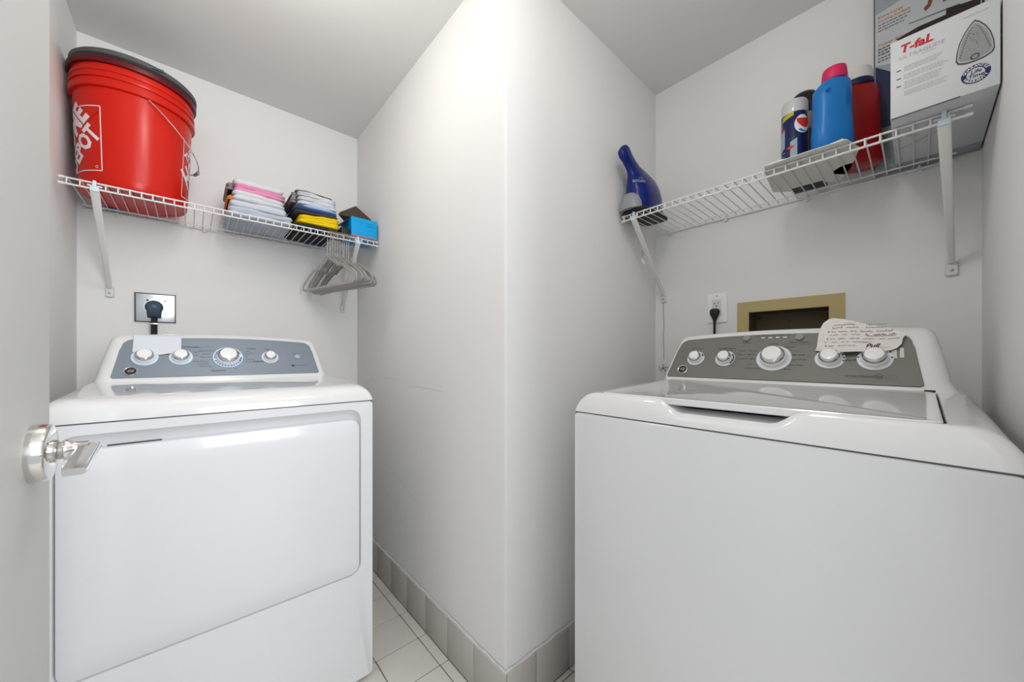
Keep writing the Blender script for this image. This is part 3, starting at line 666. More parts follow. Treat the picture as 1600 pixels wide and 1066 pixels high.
# wire handle hanging at the right-front, pivots on the rim
th0 = -pi / 2 + .26; th1 = th0 + pi; hp = []
p0 = Vector((BC[0] + .157 * cos(th0), BC[1] + .157 * sin(th0), Z0 + .305)); p1 = Vector((BC[0] + .157 * cos(th1), BC[1] + .157 * sin(th1), Z0 + .305))
mid = (p0 + p1) / 2; e1 = (p0 - p1).normalized(); out = Vector((cos(th0 + pi / 2), sin(th0 + pi / 2), 0))
for k in range(25):
    t = pi * k / 24; q = mid + e1 * .157 * cos(t) + (out * .95 * .176 * sin(t) + Vector((0, 0, -1)) * .132 * sin(t) ** 1.0)
    hp.append(tuple(q))
bk.part('wire_handle', MB().tube(hp, .0019, 8), CHROME)
bk.part('handle_grip', MB().tube(hp[11:14], .0058, 10), mat('grip_grey', (.33, .33, .34), .4))
bk.part('red_lid', MB().lathe([(.150, .381), (.1575, .382), (.1595, .386), (.1595, .398), (.156, .402), (.15, .402)], (*BC, Z0), 72), DRED)
bk.part('black_gasket', MB().lathe([(.150, .400), (.1555, .402), (.1555, .409), (.15, .410)], (*BC, Z0), 60), BLACKP)
gl = bk.part('grey_lid', MB().lathe([(.140, .410), (.155, .4105), (.1575, .413), (.1575, .424), (.154, .428), (.13, .428), (.125, .4245), (.0005, .4245)], (BC[0] + .003, BC[1] + .002, Z0), 72, cap1=False), DGLID)
bk.part('pull_tab', MB().box(-.155, -.128, 1.725, 1.729, Z0 + .414, Z0 + .421, bev=.0015, M=Matrix.Translation((.06, -.037, 0))), DGLID, parent=gl)
single('blue_packet', MB().box(-.235, -.165, 1.972, 1.996, 1.581, 1.592, bev=.003), mat('packet_blue', (.02, .14, .38), .5), 'small blue packet lying on the shelf behind the orange bucket', 'packet', (-.20, 1.984, 1.581))

# ---------------------------------------------------------------- folded towels
def towel(name, x0, x1, y0, y1, z0, h, m, label, layers=2, seed=0, cat='towel', rot=0., group=None, sag=.003, roll=.5):
    rd = random.Random(seed); a, b, c, d, e = [rd.uniform(0, 6) for _ in range(5)]
    cx, cy = (x0 + x1) / 2, (y0 + y1) / 2; L = []; lh = h / layers
    for l in range(layers):
        for q in range(7):
            t = q / 6; ins = .0065 * (1 - sin(pi * (.08 + .84 * t))) * (1.0 if not (l in (0,) and q == 0) else 1.0) + .002 * rd.random()
            z = lh * (l + t)
            lp = []
            for (x, y) in rr(x0 - cx + ins + .002 * l, x1 - cx - ins - .0015 * rd.random(), y0 - cy + ins, y1 - cy - ins, .014, 10, 5):
                wob = .0022 * sin(x * 38 + a + l * 2.1) + .0016 * sin(y * 45 + b + l) + .001 * sin(x * 110 + c)
                zz = z * (1 + .10 * sin(x * 17 + c)) + wob * min(1, z / h * 2 + .0) - sag * (z / h) * (abs(x) / (x1 - x0) * 2) ** 2
                f = 1 + .012 * sin(x * 60 + d + 3 * l) + .01 * sin(y * 70 + e)
                lp.append((x * f, y * f, zz))
            L.append(lp)
    # rounded top
    last = L[-1]
    for s_, dz in ((.93, .0022), (.7, .0030), (.35, .0034)): L.append([(x * s_, y * s_, z + dz) for x, y, z in last])
    mb = MB().loft(L)
    R = Matrix.Translation((cx, cy, z0)) @ Matrix.Rotation(rot, 4, 'Z')
    mb.v = [tuple(R @ Vector(p)) for p in mb.v]
    return single(name, mb, m, label, cat, (cx, cy, z0), group, sharp=70)
WT = cloth('towel_white', (.68, .69, .73)); WT2 = cloth('towel_bluish_white', (.60, .64, .72)); PK = cloth('towel_pink', (.80, .30, .50)); GT = cloth('towel_grey', (.28, .26, .26)); OR = cloth('towel_orange', (.75, .22, .03))
YL = cloth('towel_yellow', (.85, .62, .01)); NB = cloth('towel_navy', (.035, .07, .20)); DB = cloth('towel_dark_brown', (.075, .06, .06)); GB = cloth('towel_grey_blue', (.50, .55, .64)); BLK = cloth('towel_black', (.03, .03, .03)); SB = cloth('towel_sky', (.40, .55, .78)); BB = cloth('towel_bright_blue', (.02, .16, .45))
G1 = 'towels in the left stack'; G2 = 'cloths in the right stack'
towel('folded_towel', .103, .322, 1.738, 1.985, 1.5805, .036, GB, 'pale blue-grey folded towel, bottom of the left stack', 2, 1, group=G1)
towel('folded_towel', .110, .300, 1.736, 1.965, 1.6165, .026, WT2, 'bluish white folded towel, second from bottom of the left stack', 1, 2, group=G1)
towel('folded_towel', .1005, .128, 1.748, 1.93, 1.6400, .016, OR, 'orange folded cloth poking out left of the white towels', 1, 9, group=G1)
towel('folded_towel', .116, .292, 1.732, 1.955, 1.6430, .033, WT, 'white folded towel under the pink one in the left stack', 2, 3, group=G1)
towel('folded_towel', .098, .128, 1.748, 1.93, 1.6780, .030, GT, 'grey-brown folded cloth poking out left of the pink towel', 2, 10, group=G1)
towel('folded_towel', .122, .293, 1.734, 1.955, 1.6765, .026, PK, 'pink folded towel in the left stack', 2, 4, group=G1)
towel('folded_towel', .120, .290, 1.738, 1.950, 1.7030, .024, WT, 'white folded towel, topmost of the left stack', 1, 5, group=G1, sag=.006)
towel('folded_cloth', .318, .492, 1.700, 1.960, 1.5805, .016, BLK, 'black folded cloth, bottom of the right stack', 1, 21, 'cloth', group=G2)
towel('folded_cloth', .400, .500, 1.900, 1.985, 1.5815, .018, BB, 'bright blue folded cloth behind the bottom of the right stack', 1, 33, 'cloth', group=G2)
towel('folded_cloth', .330, .493, 1.700, 1.930, 1.5975, .040, YL, 'yellow folded cloth in the right stack', 4, 22, 'cloth', group=G2)
towel('folded_cloth', .322, .490, 1.706, 1.930, 1.6385, .013, DB, 'dark brown folded cloth on the yellow one', 1, 23, 'cloth', group=G2)
towel('folded_cloth', .318, .488, 1.706, 1.930, 1.6520, .013, NB, 'navy blue folded cloth in the right stack', 1, 24, 'cloth', group=G2)
towel('folded_cloth', .345, .488, 1.706, 1.930, 1.6655, .011, SB, 'light blue folded cloth above the navy one', 1, 25, 'cloth', group=G2)
towel('folded_cloth', .330, .486, 1.708, 1.930, 1.6770, .018, WT2, 'bluish white folded cloth above the light blue one', 2, 26, 'cloth', group=G2)
towel('folded_cloth', .332, .484, 1.710, 1.930, 1.6955, .018, WT, 'white folded cloth in the right stack, third from top', 2, 27, 'cloth', group=G2)
towel('folded_cloth', .330, .483, 1.712, 1.930, 1.7140, .016, WT, 'white folded cloth in the right stack, second from top', 2, 28, 'cloth', group=G2)
towel('folded_cloth', .325, .472, 1.722, 1.935, 1.7315, .009, GT, 'dark grey folded cloth, topmost of the right stack', 1, 29, 'cloth', group=G2)
towel('folded_cloth', .306, .334, 1.725, 1.92, 1.6800, .040, GT, 'dark grey folded cloth end left of the white cloths', 3, 30, 'cloth', group=G2)

# open blue carton with kraft inside
bx = Thing('blue_carton', 'open bright blue carton with brown inner flaps at the right end of the left shelf', 'box', (.595, 1.77, 1.5805))
CB = mat('carton_blue', (.0, .36, .76), .45, bump=.05, bscale=80)
Z1 = 1.672
ca = MB().box(.5420, .6580, 1.702, 1.704, 1.5835, Z1, bev=.0006, seg=1); ca.box(.5420, .6580, 1.856, 1.858, 1.5835, Z1); ca.box(.5420, .5438, 1.704, 1.856, 1.5835, Z1); ca.box(.6562, .6580, 1.704, 1.856, 1.5835, Z1)
ca.box(.5420, .6580, 1.703, 1.857, 1.5815, 1.5835); ca.box(.545, .655, 1.7043, 1.79, Z1 - .006, Z1 - .004)
bx.part('carton_walls', ca, CB)
bx.part('red_base_stripe', MB().box(.5415, .6585, 1.7012, 1.7018, 1.5825, 1.5900), mat('stripe_red', (.45, .12, .12), .5))
tm = MB(); v, f = text('Snuggy', .020, shear=.3, bold=.01); stroke(tm, [(.612 + k * .0028, 1.640 + (.004 if k % 2 else -.002)) for k in range(13)], .0022, lambda a, b: (a, 1.7012, b))
stroke(tm, [(.560, 1.652), (.635, 1.652)], .001, lambda a, b: (a, 1.7012, b))
bx.part('blue_print', tm, mat('print_blue', (.0, .16, .45), .5))
bx.part('raised_flap', MB().prism([(.5430, 1.80, Z1), (.6570, 1.80, Z1), (.6780, 1.81, Z1 + .040), (.5980, 1.812, Z1 + .094), (.5200, 1.80, Z1 + .040)], (0, .0016, 0)), KRAFT, label='brown inside of the raised flap')
bx.part('side_flap', MB().prism([(.5425, 1.712, Z1), (.5425, 1.80, Z1), (.5200, 1.80, Z1 + .038), (.4980, 1.745, Z1 + .0080)], (.001, 0, .001)), KRAFT)
bx.part('front_lining', MB().prism([(.5420, 1.712, Z1 - .002), (.5415, 1.85, Z1 - .002), (.5020, 1.85, Z1 - .036), (.5020, 1.735, Z1 - .036)], (.001, 0, .001)), WHITEC)
single('black_case', MB().box(.500, .5395, 1.704, 1.82, 1.5810, 1.6130, bev=.002), BLACKP, 'small black case standing between the yellow cloth and the blue carton', 'case', (.52, 1.76, 1.581))

# ---------------------------------------------------------------- hangers
def hanger_root(label):
    T = Thing('clothes_hanger', label, 'hanger', (0, 0, ZD), group='grey hangers on the left shelf')
    # local: y = along hanger, z down from hook
    z_n, z_t, z_b, hw = -.098, -.205, -.232, .228
    P = []
    def seg(a, b, n): return [(a[0] + (b[0] - a[0]) * k / n, a[1] + (b[1] - a[1]) * k / n) for k in range(n)]
    side = [(0.010, z_n - .004), (.022, z_n - .014), (.045, z_n - .026), (.075, z_n - .036), (.095, z_n - .050), (.108, z_n - .054), (.120, z_n - .050), (.150, z_n - .064), (.185, z_n - .084), (.210, z_n - .100), (.222, z_n - .112), (.228, z_n - .124), (.224, z_b + .006), (.212, z_b)]
    bot = [(.1, z_b), (0, z_b), (-.1, z_b)]
    path = [(y, z) for y, z in side] + bot + [(-y, z) for y, z in reversed(side)]
    T.loc = None
    T.part('frame', MB().tube([(0, y, z) for y, z in path], .004, 10, closed=True, flat=(.0027, .0062), up=(1, 0, 0)), HANGM)
    hk = [(0, 0, z_n - .004), (0, 0, z_n + .02), (0, 0, -.035), (0, .003, -.022)] + [(0, -.0195 + .0230 * cos(t), -.012 + .0240 * sin(t)) for t in [radians(-5 + k * 20) for k in range(11)]]
    hk = [(0, y + .0105, z) if i > 3 else (0, y, z) for i, (x, y, z) in enumerate(hk)]
    hk = [(0, 0, z_n - .004), (0, 0, z_n + .02), (0, 0, -.030)] + [(0, -.0150 + .0155 * cos(t), -.006 + .0150 * sin(t)) for t in [radians(0 + k * 20) for k in range(11)]]
    T.part('hook', MB().tube([(0, y, z) for _, y, z in hk], .0018, 8), HOOKM)
    return T.o
HN = 10; h0 = hanger_root(''); ordn = ('leftmost', 'second from left', 'third from left', 'fourth from left', 'fifth from left', 'fifth from right', 'fourth from right', 'third from right', 'second from right', 'rightmost')
rdm = random.Random(5)
for i in range(HN):
    o = h0 if i == 0 else clone(h0)
    # hook hangs over the upper front rail
    o.location = (.4470 + i * .0100 + rdm.uniform(-.0012, .0012), YA - .3060 + .015, ZD - .0025)
    o.rotation_euler = (radians(rdm.uniform(-2.2, 2.2)), radians(rdm.uniform(-1.2, 1.2)), radians(9.5 + rdm.uniform(-2.2, 2.2)))
    o['label'] = 'grey slim clothes hanger, %s of the row on the left shelf' % ordn[i]

# ---------------------------------------------------------------- right shelf: handheld vacuum
vc = Thing('handheld_vacuum', 'blue handheld vacuum with grey nozzle standing at the corner end of the right shelf', 'vacuum', (1.33, .712, 1.581))
VB = mat('vacuum_blue', (.002, .014, .17), .25, coat=.1)
def ell(cx, cy, z, rx, ry, n=28, p=2.4, tilt=(0, 0)):
    P = []
    for k in range(n):
        t = 2 * pi * k / n; c_, s_ = cos(t), sin(t)
        P.append((cx + rx * math.copysign(abs(c_) ** (2 / p), c_), cy + ry * math.copysign(abs(s_) ** (2 / p), s_), z + tilt[0] * c_ * rx + tilt[1] * s_ * ry))
    return P
vc.part('base', MB().loft([ell(1.337, .713, 1.581, .094, .053, p=5), ell(1.337, .713, 1.584, .099, .057, p=5), ell(1.336, .713, 1.594, .098, .056, p=4)]), BLACKP)
body = [(1.332, .7125, 1.590, .096, .054, 0), (1.330, .713, 1.630, .094, .053, 0), (1.328, .713, 1.660, .094, .050, 0), (1.322, .714, 1.690, .090, .045, .1), (1.312, .716, 1.715, .079, .037, .2), (1.290, .719, 1.736, .055, .026, .35), (1.264, .722, 1.752, .030, .019, .6), (1.245, .7235, 1.766, .021, .0165, 1.), (1.225, .725, 1.782, .0185, .0165, 1.2), (1.206, .7265, 1.797, .0195, .018, 1.3), (1.194, .727, 1.806, .016, .015, 1.3), (1.188, .727, 1.810, .006, .006, 1.3)]
vc.part('body', MB().loft([ell(x, y, z, rx, ry, tilt=(ti, 0)) for x, y, z, rx, ry, ti in body]), VB, sharp=60)
vc.part('nozzle', MB().loft([ell(1.262, .725, 1.592, .042, .046, p=2.6), ell(1.262, .725, 1.615, .043, .045), ell(1.265, .725, 1.636, .040, .041), ell(1.268, .725, 1.652, .034, .034), ell(1.272, .725, 1.664, .022, .022), ell(1.275, .725, 1.668, .008, .008)]), mat('nozzle_grey', (.30, .31, .32), .3))
vt = MB()
def vfn(a, b): # on the camera-facing flank
    th = radians(215) + a / .085; z = 1.688 + b
    k = (z - 1.660) / .03; cx, rx, ry = 1.322 + (1.308 - 1.322) * k, .0895 - .009 * k, .0505 - .005 * k
    return (cx + (rx + .003) * cos(th), .715 + (ry + .003) * sin(th), z)
v, f = text('EASYCLEAN', .0125, bold=.02); v2, f2 = fine(v, f, .004); vt.add([vfn(a, b) for a, b in v2], f2)
v, f = text('cordless', .008); v2, f2 = fine(v, f, .004); vt.add([vfn(a + .015, b + .012) for a, b in v2], f2)
vc.part('lettering', vt, mat('vacuum_print', (.35, .42, .52), .5))

# ---------------------------------------------------------------- right shelf: cloth and bottles
wc = MB(); nx, ny = 26, 26; G = {}
poly = [(1.225, .118), (1.222, .20), (1.226, .292), (1.30, .305), (1.44, .318), (1.47, .285), (1.508, .236), (1.455, .215), (1.505, .162), (1.42, .128), (1.30, .100)]
bm = bmesh.new(); bmesh.ops.triangulate(bm, faces=[bm.faces.new([bm.verts.new((x, y, 0)) for x, y in poly])]); bmesh.ops.subdivide_edges(bm, edges=bm.edges[:], cuts=6, use_grid_fill=True)
bm.verts.index_update()
def ch(x, y): return 1.5815 + .0065 + .0030 * sin(x * 60 + y * 30) + .0024 * sin(y * 90) * sin(x * 40)
V = [(v.co.x, v.co.y) for v in bm.verts]; Fc = [tuple(v.index for v in f.verts) for f in bm.faces]; bnd = [(e.verts[0].index, e.verts[1].index) for e in bm.edges if e.is_boundary]; bm.free()
bset = {a for e in bnd for a in e}
k = len(V); wc.add([(x, y, 1.5822 if i in bset else ch(x, y)) for i, (x, y) in enumerate(V)] + [(x, y, 1.5805) for x, y in V], Fc + [tuple(i + k for i in reversed(f)) for f in Fc] + [(a, b, b + k, a + k) for a, b in bnd])
single('white_cloth', wc, mat('limp_white_cloth', (.70, .71, .66), .9, bump=.5, bscale=250, var=.04, vscale=30), 'crumpled white cloth spread on the right shelf under the detergent bottles', 'cloth', (1.35, .21, 1.5805), sharp=70)

def bottle(name, label, c, rotz, secs, m, capsecs, capm, extra=None, p=2.6):
    T = Thing(name, label, 'bottle', (c[0], c[1], c[2])); M = Matrix.Translation(c) @ Matrix.Rotation(rotz, 4, 'Z')
    T.part('bottle_body', MB().loft([ell(dx, 0, z, rx, ry, n=36, p=p) for z, rx, ry, dx in secs], M=M), m, sharp=60)
    T.part('cap', MB().loft([ell(dx, 0, z, r, r, n=32, p=2) for z, r, dx in capsecs], M=M), capm, sharp=40)
    return T, M
rz = radians(-52)   # broad side towards the room
DBL = mat('detergent_light_blue', (.010, .17, .50), .3, var=.03, vscale=10); MAG = mat('cap_magenta', (.62, .02, .11), .4)
secs = [(0, .044, .028, 0), (.006, .050, .034, 0), (.06, .050, .035, 0), (.10, .0465, .033, 0), (.13, .0455, .033, 0), (.165, .0465, .033, 0), (.19, .0450, .032, .0), (.205, .038, .028, .004), (.213, .028, .023, .006), (.217, .022, .020, .007)]
T, M = bottle('detergent_bottle', 'light blue detergent bottle with magenta cap on the right shelf', (1.300, .155, 1.5840), rz, [(z * .935, rx * .90, ry * .92, dx) for z, rx, ry, dx in secs], DBL, [(.198, .0255, .006), (.202, .0275, .006), (.226, .0255, .006), (.2305, .0245, .006), (.2310, .020, .006)], MAG)
hollow_shade = MB().loft([ell(0, 0, z, r * .8, r, n=20, p=2) for z, r in ((-.003, .010), (.0, .0105), (.0006, .009))], M=M @ Matrix.Translation((.019, -.0288, .138)) @ Matrix.Rotation(pi / 2, 4, 'X') @ Matrix.Diagonal((1.1, 2.2, 1, 1)))
T.part('grip_shade', hollow_shade, mat('detergent_blue_shade', (.006, .10, .32), .4))  # darker blue ovals paint the shade of the grip hollows
T.part('grip_shade', MB().loft([ell(0, 0, z, r, r * .55, n=20, p=2) for z, r in ((-.003, .009), (.0, .0105), (.0006, .009))], M=M @ Matrix.Translation((-.021, -.0280, .160)) @ Matrix.Rotation(pi / 2, 4, 'X')), MATS['detergent_blue_shade'])
RED = mat('detergent_red', (.30, .006, .008), .3, var=.05, vscale=10); CLW = mat('cap_clear_white', (.62, .62, .60), .35)
secs = [(0, .046, .034, 0), (.006, .052, .042, 0), (.05, .052, .043, 0), (.12, .047, .038, 0), (.18, .046, .037, 0), (.225, .045, .036, 0), (.245, .038, .031, .003), (.255, .028, .026, .005)]
T, M = bottle('detergent_bottle', 'red detergent bottle with white cap behind the light blue one', (1.430, .1180, 1.5805), rz, [(z * .90, rx * 1.08, ry * 1.05, dx) for z, rx, ry, dx in secs], RED, [(.232, .036, .0), (.262, .035, .0), (.272, .032, .0), (.274, .026, .0)], CLW)
T.part('blue_collar', MB().loft([ell(.0, 0, z, r, r, n=30, p=2) for z, r in ((.222, .035), (.226, .038), (.236, .038), (.240, .035))], M=M), mat('collar_navy', (.01, .015, .06), .4))
# dark bottle behind the canister
bb_ = Thing('dark_bottle', 'black-capped dark bottle behind the navy canister on the right shelf', 'bottle', (1.452, .238, 1.5890))
bb_.part('bottle_body', MB().lathe([(.034, 0), (.038, .005), (.038, .17), (.036, .20)], (1.452, .238, 1.5890), 36), mat('dark_bottle_label', (.05, .045, .05), .4, var=.4, vscale=12))
bb_.part('label_band', MB().lathe([(.0384, .150), (.0386, .155), (.0386, .200), (.0384, .205)], (1.452, .238, 1.5890), 36), mat('band_grey', (.20, .19, .18), .5))
bb_.part('cap', MB().lathe([(.0395, .203), (.040, .208), (.040, .245), (.037, .262), (.028, .274), (.014, .280), (.0005, .281)], (1.452, .238, 1.5890), 36, cap1=False), mat('cap_blue_black', (.012, .014, .025), .25))
single('black_tray', MB().box(1.455, 1.512, .190, .276, 1.5803, 1.5860, bev=.002), BLACKP, 'flat black mat poking out behind the white cloth on the right shelf', 'mat', (1.483, .233, 1.58))
# navy canister
cc = (1.318, .2390, 1.5870)
cn = Thing('navy_canister', 'navy blue canister with clear top and round red and white emblem on the right shelf', 'canister', cc)
R_ = .0315
cn.part('canister_body', MB().lathe([(.029, 0), (R_, .003), (R_, .150), (.0305, .152)], cc, 40), mat('canister_navy', (.006, .012, .075), .25, coat=.1, var=.2, vscale=25))
cn.part('clear_top', MB().lathe([(.0310, .150), (.0315, .152), (.0310, .182), (.0285, .189), (.0005, .1905)], cc, 40, cap1=False), mat('clear_plastic_top', (.50, .51, .50), .18, coat=.5))
vd = math.atan2(-cc[1], -cc[0])  # facing the room
def cfn(off):
    def g(a, z): th = vd + a / R_ ; return (cc[0] + (R_ + off) * cos(th), cc[1] + (R_ + off) * sin(th), cc[2] + z)
    return g
def blob(mb, fn, pts):
    v, f = fine(pts, [tuple(range(len(pts)))], .005); mb.add([fn(*p) for p in v], f)
circ = lambda cx, cy, rx, ry, a0=0, a1=360, n=24: [(cx + rx * cos(radians(a0 + (a1 - a0) * k / n)), cy + ry * sin(radians(a0 + (a1 - a0) * k / n))) for k in range(n)]
m1 = MB(); blob(m1, cfn(.0004), circ(.019, .112, .0195, .026)); cn.part('emblem_white', m1, mat('emblem_white', (.75, .76, .78), .4))
m1 = MB(); blob(m1, cfn(.0009), [(.0035, .133), (.010, .137), (.020, .139), (.030, .137), (.0375, .130), (.0378, .117), (.034, .112), (.026, .114), (.018, .118), (.010, .122)][::-1]); 
m1 = MB(); blob(m1, cfn(.0009), [(.004, .128), (.034, .128), (.0375, .116), (.033, .104), (.026, .100), (.018, .103), (.010, .111), (.005, .119)][::-1]); cn.part('emblem_red', m1, mat('emblem_red', (.60, .03, .02), .4))
m1 = MB(); blob(m1, cfn(.0009), [(.008, .096), (.014, .090), (.022, .088), (.030, .093), (.022, .093), (.014, .098)]); cn.part('emblem_blue', m1, BLUEI)
m1 = MB(); blob(m1, cfn(.0006), [(-.032, .132), (-.002, .140), (-.002, .152), (-.030, .146)]); cn.part('yellow_label', m1, mat('label_yellow_green', (.42, .42, .03), .5))
m1 = MB(); blob(m1, cfn(.0006), [(-.045, .044), (-.024, .056), (-.024, .108), (-.044, .098)]); blob(m1, cfn(.0006), [(-.010, .006), (.006, .006), (.006, .074), (-.010, .066)]); cn.part('pale_label_panel', m1, mat('label_pale_blue', (.30, .38, .48), .5))
m1 = MB(); blob(m1, cfn(.0009), [(-.020, .050), (-.008, .056), (.000, .052), (-.008, .044)]); blob(m1, cfn(.0009), [(-.044, .099), (-.024, .109), (-.024, .114), (-.044, .104)]); cn.part('small_red_mark', m1, MATS['emblem_red'])
m1 = MB(); 
for kk in range(4):
    stroke(m1, [(-.036 + .012 * (j2 / 6), .010 + kk * .010 + .004 * (j2 % 2)) for j2 in range(7)], .0016, cfn(.001))
cn.part('white_lettering', m1, mat('label_print_grey', (.30, .34, .42), .5))

# ---------------------------------------------------------------- iron box and the tall box behind it
BX = 1.200; by0, by1, bz0, bz1 = -.1095, .0415, 1.5805, 1.7560
ib = Thing('iron_box', 'white cardboard box printed with an iron soleplate, at the right shelf end', 'box', (1.30, -.034, bz0))
BOXW = mat('box_white_card', (.60, .62, .64), .42, bump=.03, bscale=40, var=.015)
ib.part('carton', MB().box(BX, 1.494, by0, by1, bz0, bz1, bev=.0015, seg=2), BOXW)
ib.part('edge_crease', MB().box(BX - .0006, BX + .002, by0 + .05, by1 - .001, bz0 - .0004, bz0 + .0014), mat('crease_dark', (.12, .12, .13), .7))
yc = (by0 + by1) / 2
def bf(off=.0004): return lambda a, b: (BX - off, yc - a, bz0 + b)      # a to the right seen from the room
t1 = MB(); v, f = text('T-faL', .0245, shear=.15, bold=.035, sx=.95); t1.add([bf()(a - .0365, b + .1500) for a, b in v], f); ib.part('red_lettering', t1, mat('logo_red', (.50, .012, .02), .45))
t2 = MB()
for s, sz, a0, b0, al in (('ULTRAGLIDE', .0115, -.0290, .1310, 'CENTER'), ('steam iron', .0050, -.018, .1235, 'CENTER')):
    v, f = text(s, sz, shear=.1, align=al); t2.add([bf()(a + a0, b + b0) for a, b in v], f)
rd = random.Random(11)
for blk_, (b0, nl) in enumerate(((.1085, 3), (.0905, 3), (.0740, 4), (.0530, 3))):
    for l in range(nl):
        a = -.0540; end = -.0540 + rd.uniform(.048, .066); yy = b0 - l * .0042
        while a < end:
            w = rd.uniform(.002, .006); t2.poly([bf()(a, yy - .0007), bf()(a + w, yy - .0007), bf()(a + w, yy + .0007), bf()(a, yy + .0007)]); a += w + .0011
v, f = text('www.t-fal.com', .0055); t2.add([bf()(a + .045, b + .1600) for a, b in v], f)
ib.part('grey_small_print', t2, INKL, kind='stuff')
t3 = MB()
for b0 in (.1045, .0860, .0690): t3.poly([bf()(-.0660, b0 - .001), bf()(-.0590, b0 - .001), bf()(-.0590, b0 + .001), bf()(-.0660, b0 + .001)])
ib.part('dark_bullets', t3, INK)
# soleplate picture
def sole(sc):
    A = [(0, .0465), (.006, .040), (.013, .028), (.019, .012), (.0225, -.006), (.0235, -.022), (.021, -.029), (.012, -.0335), (0, -.035)]
    return [(a * sc, b * sc) for a, b in A] + [(-a * sc, b * sc) for a, b in reversed(A[1:-1])]
sc0 = (.0440, .0985)
for nm, s_, mt, of in (('soleplate_outline', 1.06, mat('sole_dark', (.07, .07, .075), .5), .0004), ('soleplate_rim', .985, mat('sole_pale', (.42, .43, .44), .5), .0008), ('soleplate_face', .90, mat('sole_mid', (.30, .31, .32), .5), .0012)):
    ib.part(nm, MB().poly([bf(of)(sc0[0] + a, sc0[1] + b) for a, b in sole(s_)]), mt)
ho = MB()
for side in (1, -1):
    for k in range(13):
        t = k / 12; a = side * (.0035 + .0155 * t ** .75); b = .034 - .052 * t
        for q in (0,): sector(ho, bf(.0016), (sc0[0] + a, sc0[1] + b), 0, .0011, 0, 360, 6)
for k in range(70):
    b = rd.uniform(-.020, .024); w = .012 * (1 - (b + .02) / .07); sector(ho, bf(.0016), (sc0[0] + rd.uniform(-w, w), sc0[1] + b), 0, .0005, 0, 360, 5)
sector(ho, bf(.0016), (sc0[0], sc0[1] - .0265), .004, .0062, 0, 360, 14)
ib.part('steam_holes', ho, mat('sole_dark', (.07, .07, .075), .5))
# guarantee stamp
gs = MB(); gc = (.0450, .0365); NV = mat('stamp_navy', (.012, .018, .10), .5)
sector(gs, bf(.0004), gc, .0118, .0190, 0, 360, 40); ib.part('guarantee_stamp', gs, NV)
v, f = text('Life', .0100, bold=.02, shear=.2); g2 = MB(); g2.add([bf(.0004)(gc[0] + a, gc[1] + b + .0045) for a, b in v], f)
v, f = text('Time', .0100, bold=.02, shear=.2); g2.add([bf(.0004)(gc[0] + a, gc[1] + b - .0040) for a, b in v], f); ib.part('stamp_lettering', g2, NV)
g3 = MB()
for st, a0, sg in (('GUARANTEE', 90, -1), ('WARRANTY', 270, 1)):
    for i, chh in enumerate(st):
        an = radians(a0 + sg * (i - (len(st) - 1) / 2) * 17); v, f = text(chh, .0066, bold=.03)
        ro = an - pi / 2 if sg < 0 else an + pi / 2
        g3.add([bf(.0009)(gc[0] + .0154 * cos(an) + a * cos(ro) - b * sin(ro), gc[1] + .0154 * sin(an) + a * sin(ro) + b * cos(ro)) for a, b in v], f)
ib.part('stamp_white_lettering', g3, mat('stamp_white', (.7, .7, .72), .5))
fl = MB(); fu = lambda x, y: (x, y, bz0 - .0006)
stroke(fl, [(1.39, .038), (1.372, .008), (1.345, -.022)], .0016, fu); stroke(fl, [(1.39, -.01), (1.34, -.03), (1.30, -.042)], .0007, fu)
stroke(fl, [(1.30, .030), (1.30, .024)], .001, fu)
for k in range(3): stroke(fl, [(1.31 + k * .005, .018), (1.31 + k * .005, .010)], .001, fu)
ib.part('bottom_flap_lines', fl, mat('crease_dark', (.12, .12, .13), .7))

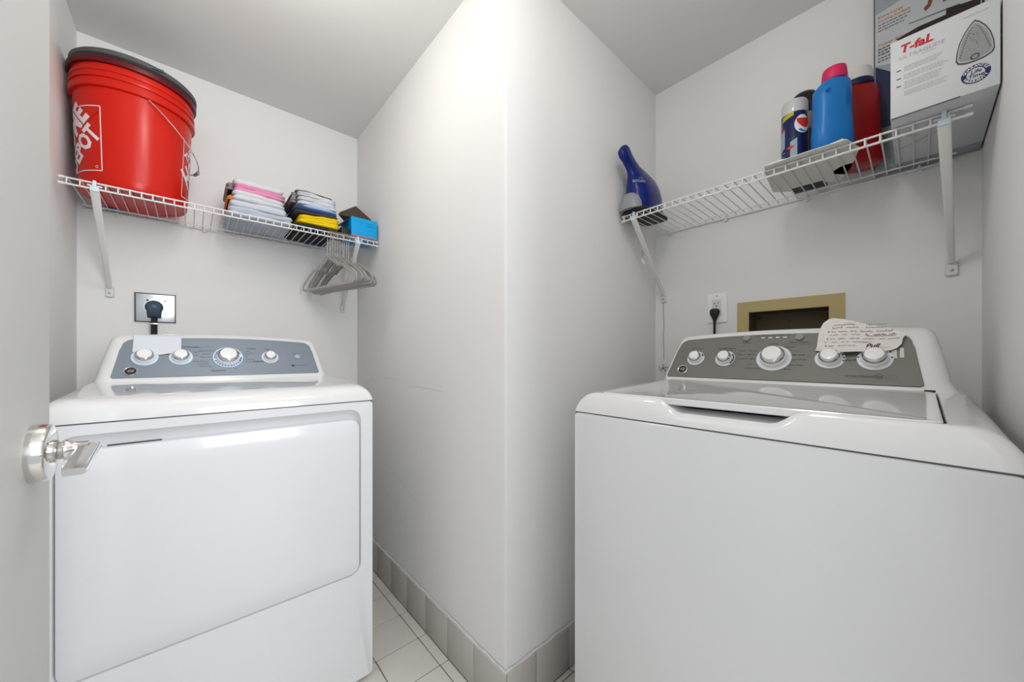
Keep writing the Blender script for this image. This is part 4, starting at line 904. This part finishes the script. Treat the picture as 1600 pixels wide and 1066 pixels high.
tx0, tx1, ty0, ty1, tz1 = 1.4990, 1.5530, -.1095, .0850, 2.150
tb = Thing('tall_box', 'tall printed ironing appliance box standing behind the white iron box', 'box', (1.49, -.014, 1.5805))
tb.part('carton', MB().box(tx0, tx1, ty0, ty1, 1.5805, tz1, bev=.0015), mat('tall_box_grey', (.33, .35, .38), .4, var=.03))
def tf(off=.0004): return lambda y, z: (tx0 - off, y, z)
q = MB().poly([tf()(ty1 - .003, 1.70), tf()(ty0 + .003, 1.70), tf()(ty0 + .003, 1.835), tf()(.052, 1.855), tf()(ty1 - .003, 1.884)]); tb.part('navy_lower_panel', q, mat('tall_box_navy', (.008, .014, .07), .4))
tb.part('black_edge', MB().box(tx0 - .0006, tx0 + .002, ty1 - .0012, ty1 + .0006, 1.582, tz1 - .002), INK)
q = MB().poly([tf()(.082, 1.886), tf()(-.10, 1.835), tf()(-.10, 2.10), tf()(-.02, 2.10), tf()(.031, 2.045), tf()(.082, 2.036)]); tb.part('pale_picture_ground', q, mat('tall_box_pale', (.50, .52, .55), .4))
og = MB(); gy = MB(); bl = MB()
for s, z, sz in (('Extra-Large', 2.0235, .0105), ('Ironing Surface', 2.0115, .0105), ('Power Steam', 1.9420, .0115)): v, f = text(s, sz, align='LEFT', bold=.02); og.add([tf(.0008)(.0768 - a, z + b) for a, b in v], f)
def lines(mb, z0, n, w, y0=.0768, dz=.0085, th=.0014):
    for l in range(n):
        y = y0; e = y0 - w * rd.uniform(.8, 1.)
        while y > e: ww = rd.uniform(.003, .008); mb.poly([tf(.0008)(y, z0 - l * dz - th), tf(.0008)(y - ww, z0 - l * dz - th), tf(.0008)(y - ww, z0 - l * dz + th), tf(.0008)(y, z0 - l * dz + th)]); y -= ww + .0016
lines(gy, 2.0010, 3, .062); lines(bl, 1.9310, 3, .06, th=.0018); lines(gy, 1.9040, 2, .06, th=.0018)
tb.part('orange_lettering', og, mat('print_orange', (.52, .24, .05), .5), kind='stuff'); tb.part('grey_small_print', gy, INKG, kind='stuff'); tb.part('dark_small_print', bl, INK, kind='stuff')
def pic(nm, pts, m, o=.0008): tb.part(nm, MB().poly([tf(o)(*p) for p in pts]), m)
pic('picture_board_edge', [(.0164, 1.9655), (-.0736, 1.9556), (-.0736, 1.9590), (.0164, 1.9680)], INKG)
pic('picture_dark_base', [(.0409, 1.938), (-.0015, 1.9470), (-.0413, 1.9460), (-.0501, 1.9465), (-.0501, 1.9620), (-.0736, 1.9560), (-.1060, 1.950), (-.1060, 1.925), (.03, 1.925)], mat('picture_dark', (.03, .02, .016), .5), .0009)
pic('picture_arm', [(-.0302, 2.0103), (-.0211, 2.017), (-.0177, 1.9971), (-.0108, 1.9905), (-.0142, 1.980), (-.0234, 1.9875)], mat('picture_skin', (.20, .07, .04), .6), .0010)
pic('picture_garment', [(-.045, 1.982), (-.085, 1.99), (-.105, 2.03), (-.045, 2.03)], mat('picture_brown', (.20, .12, .09), .6), .0009)
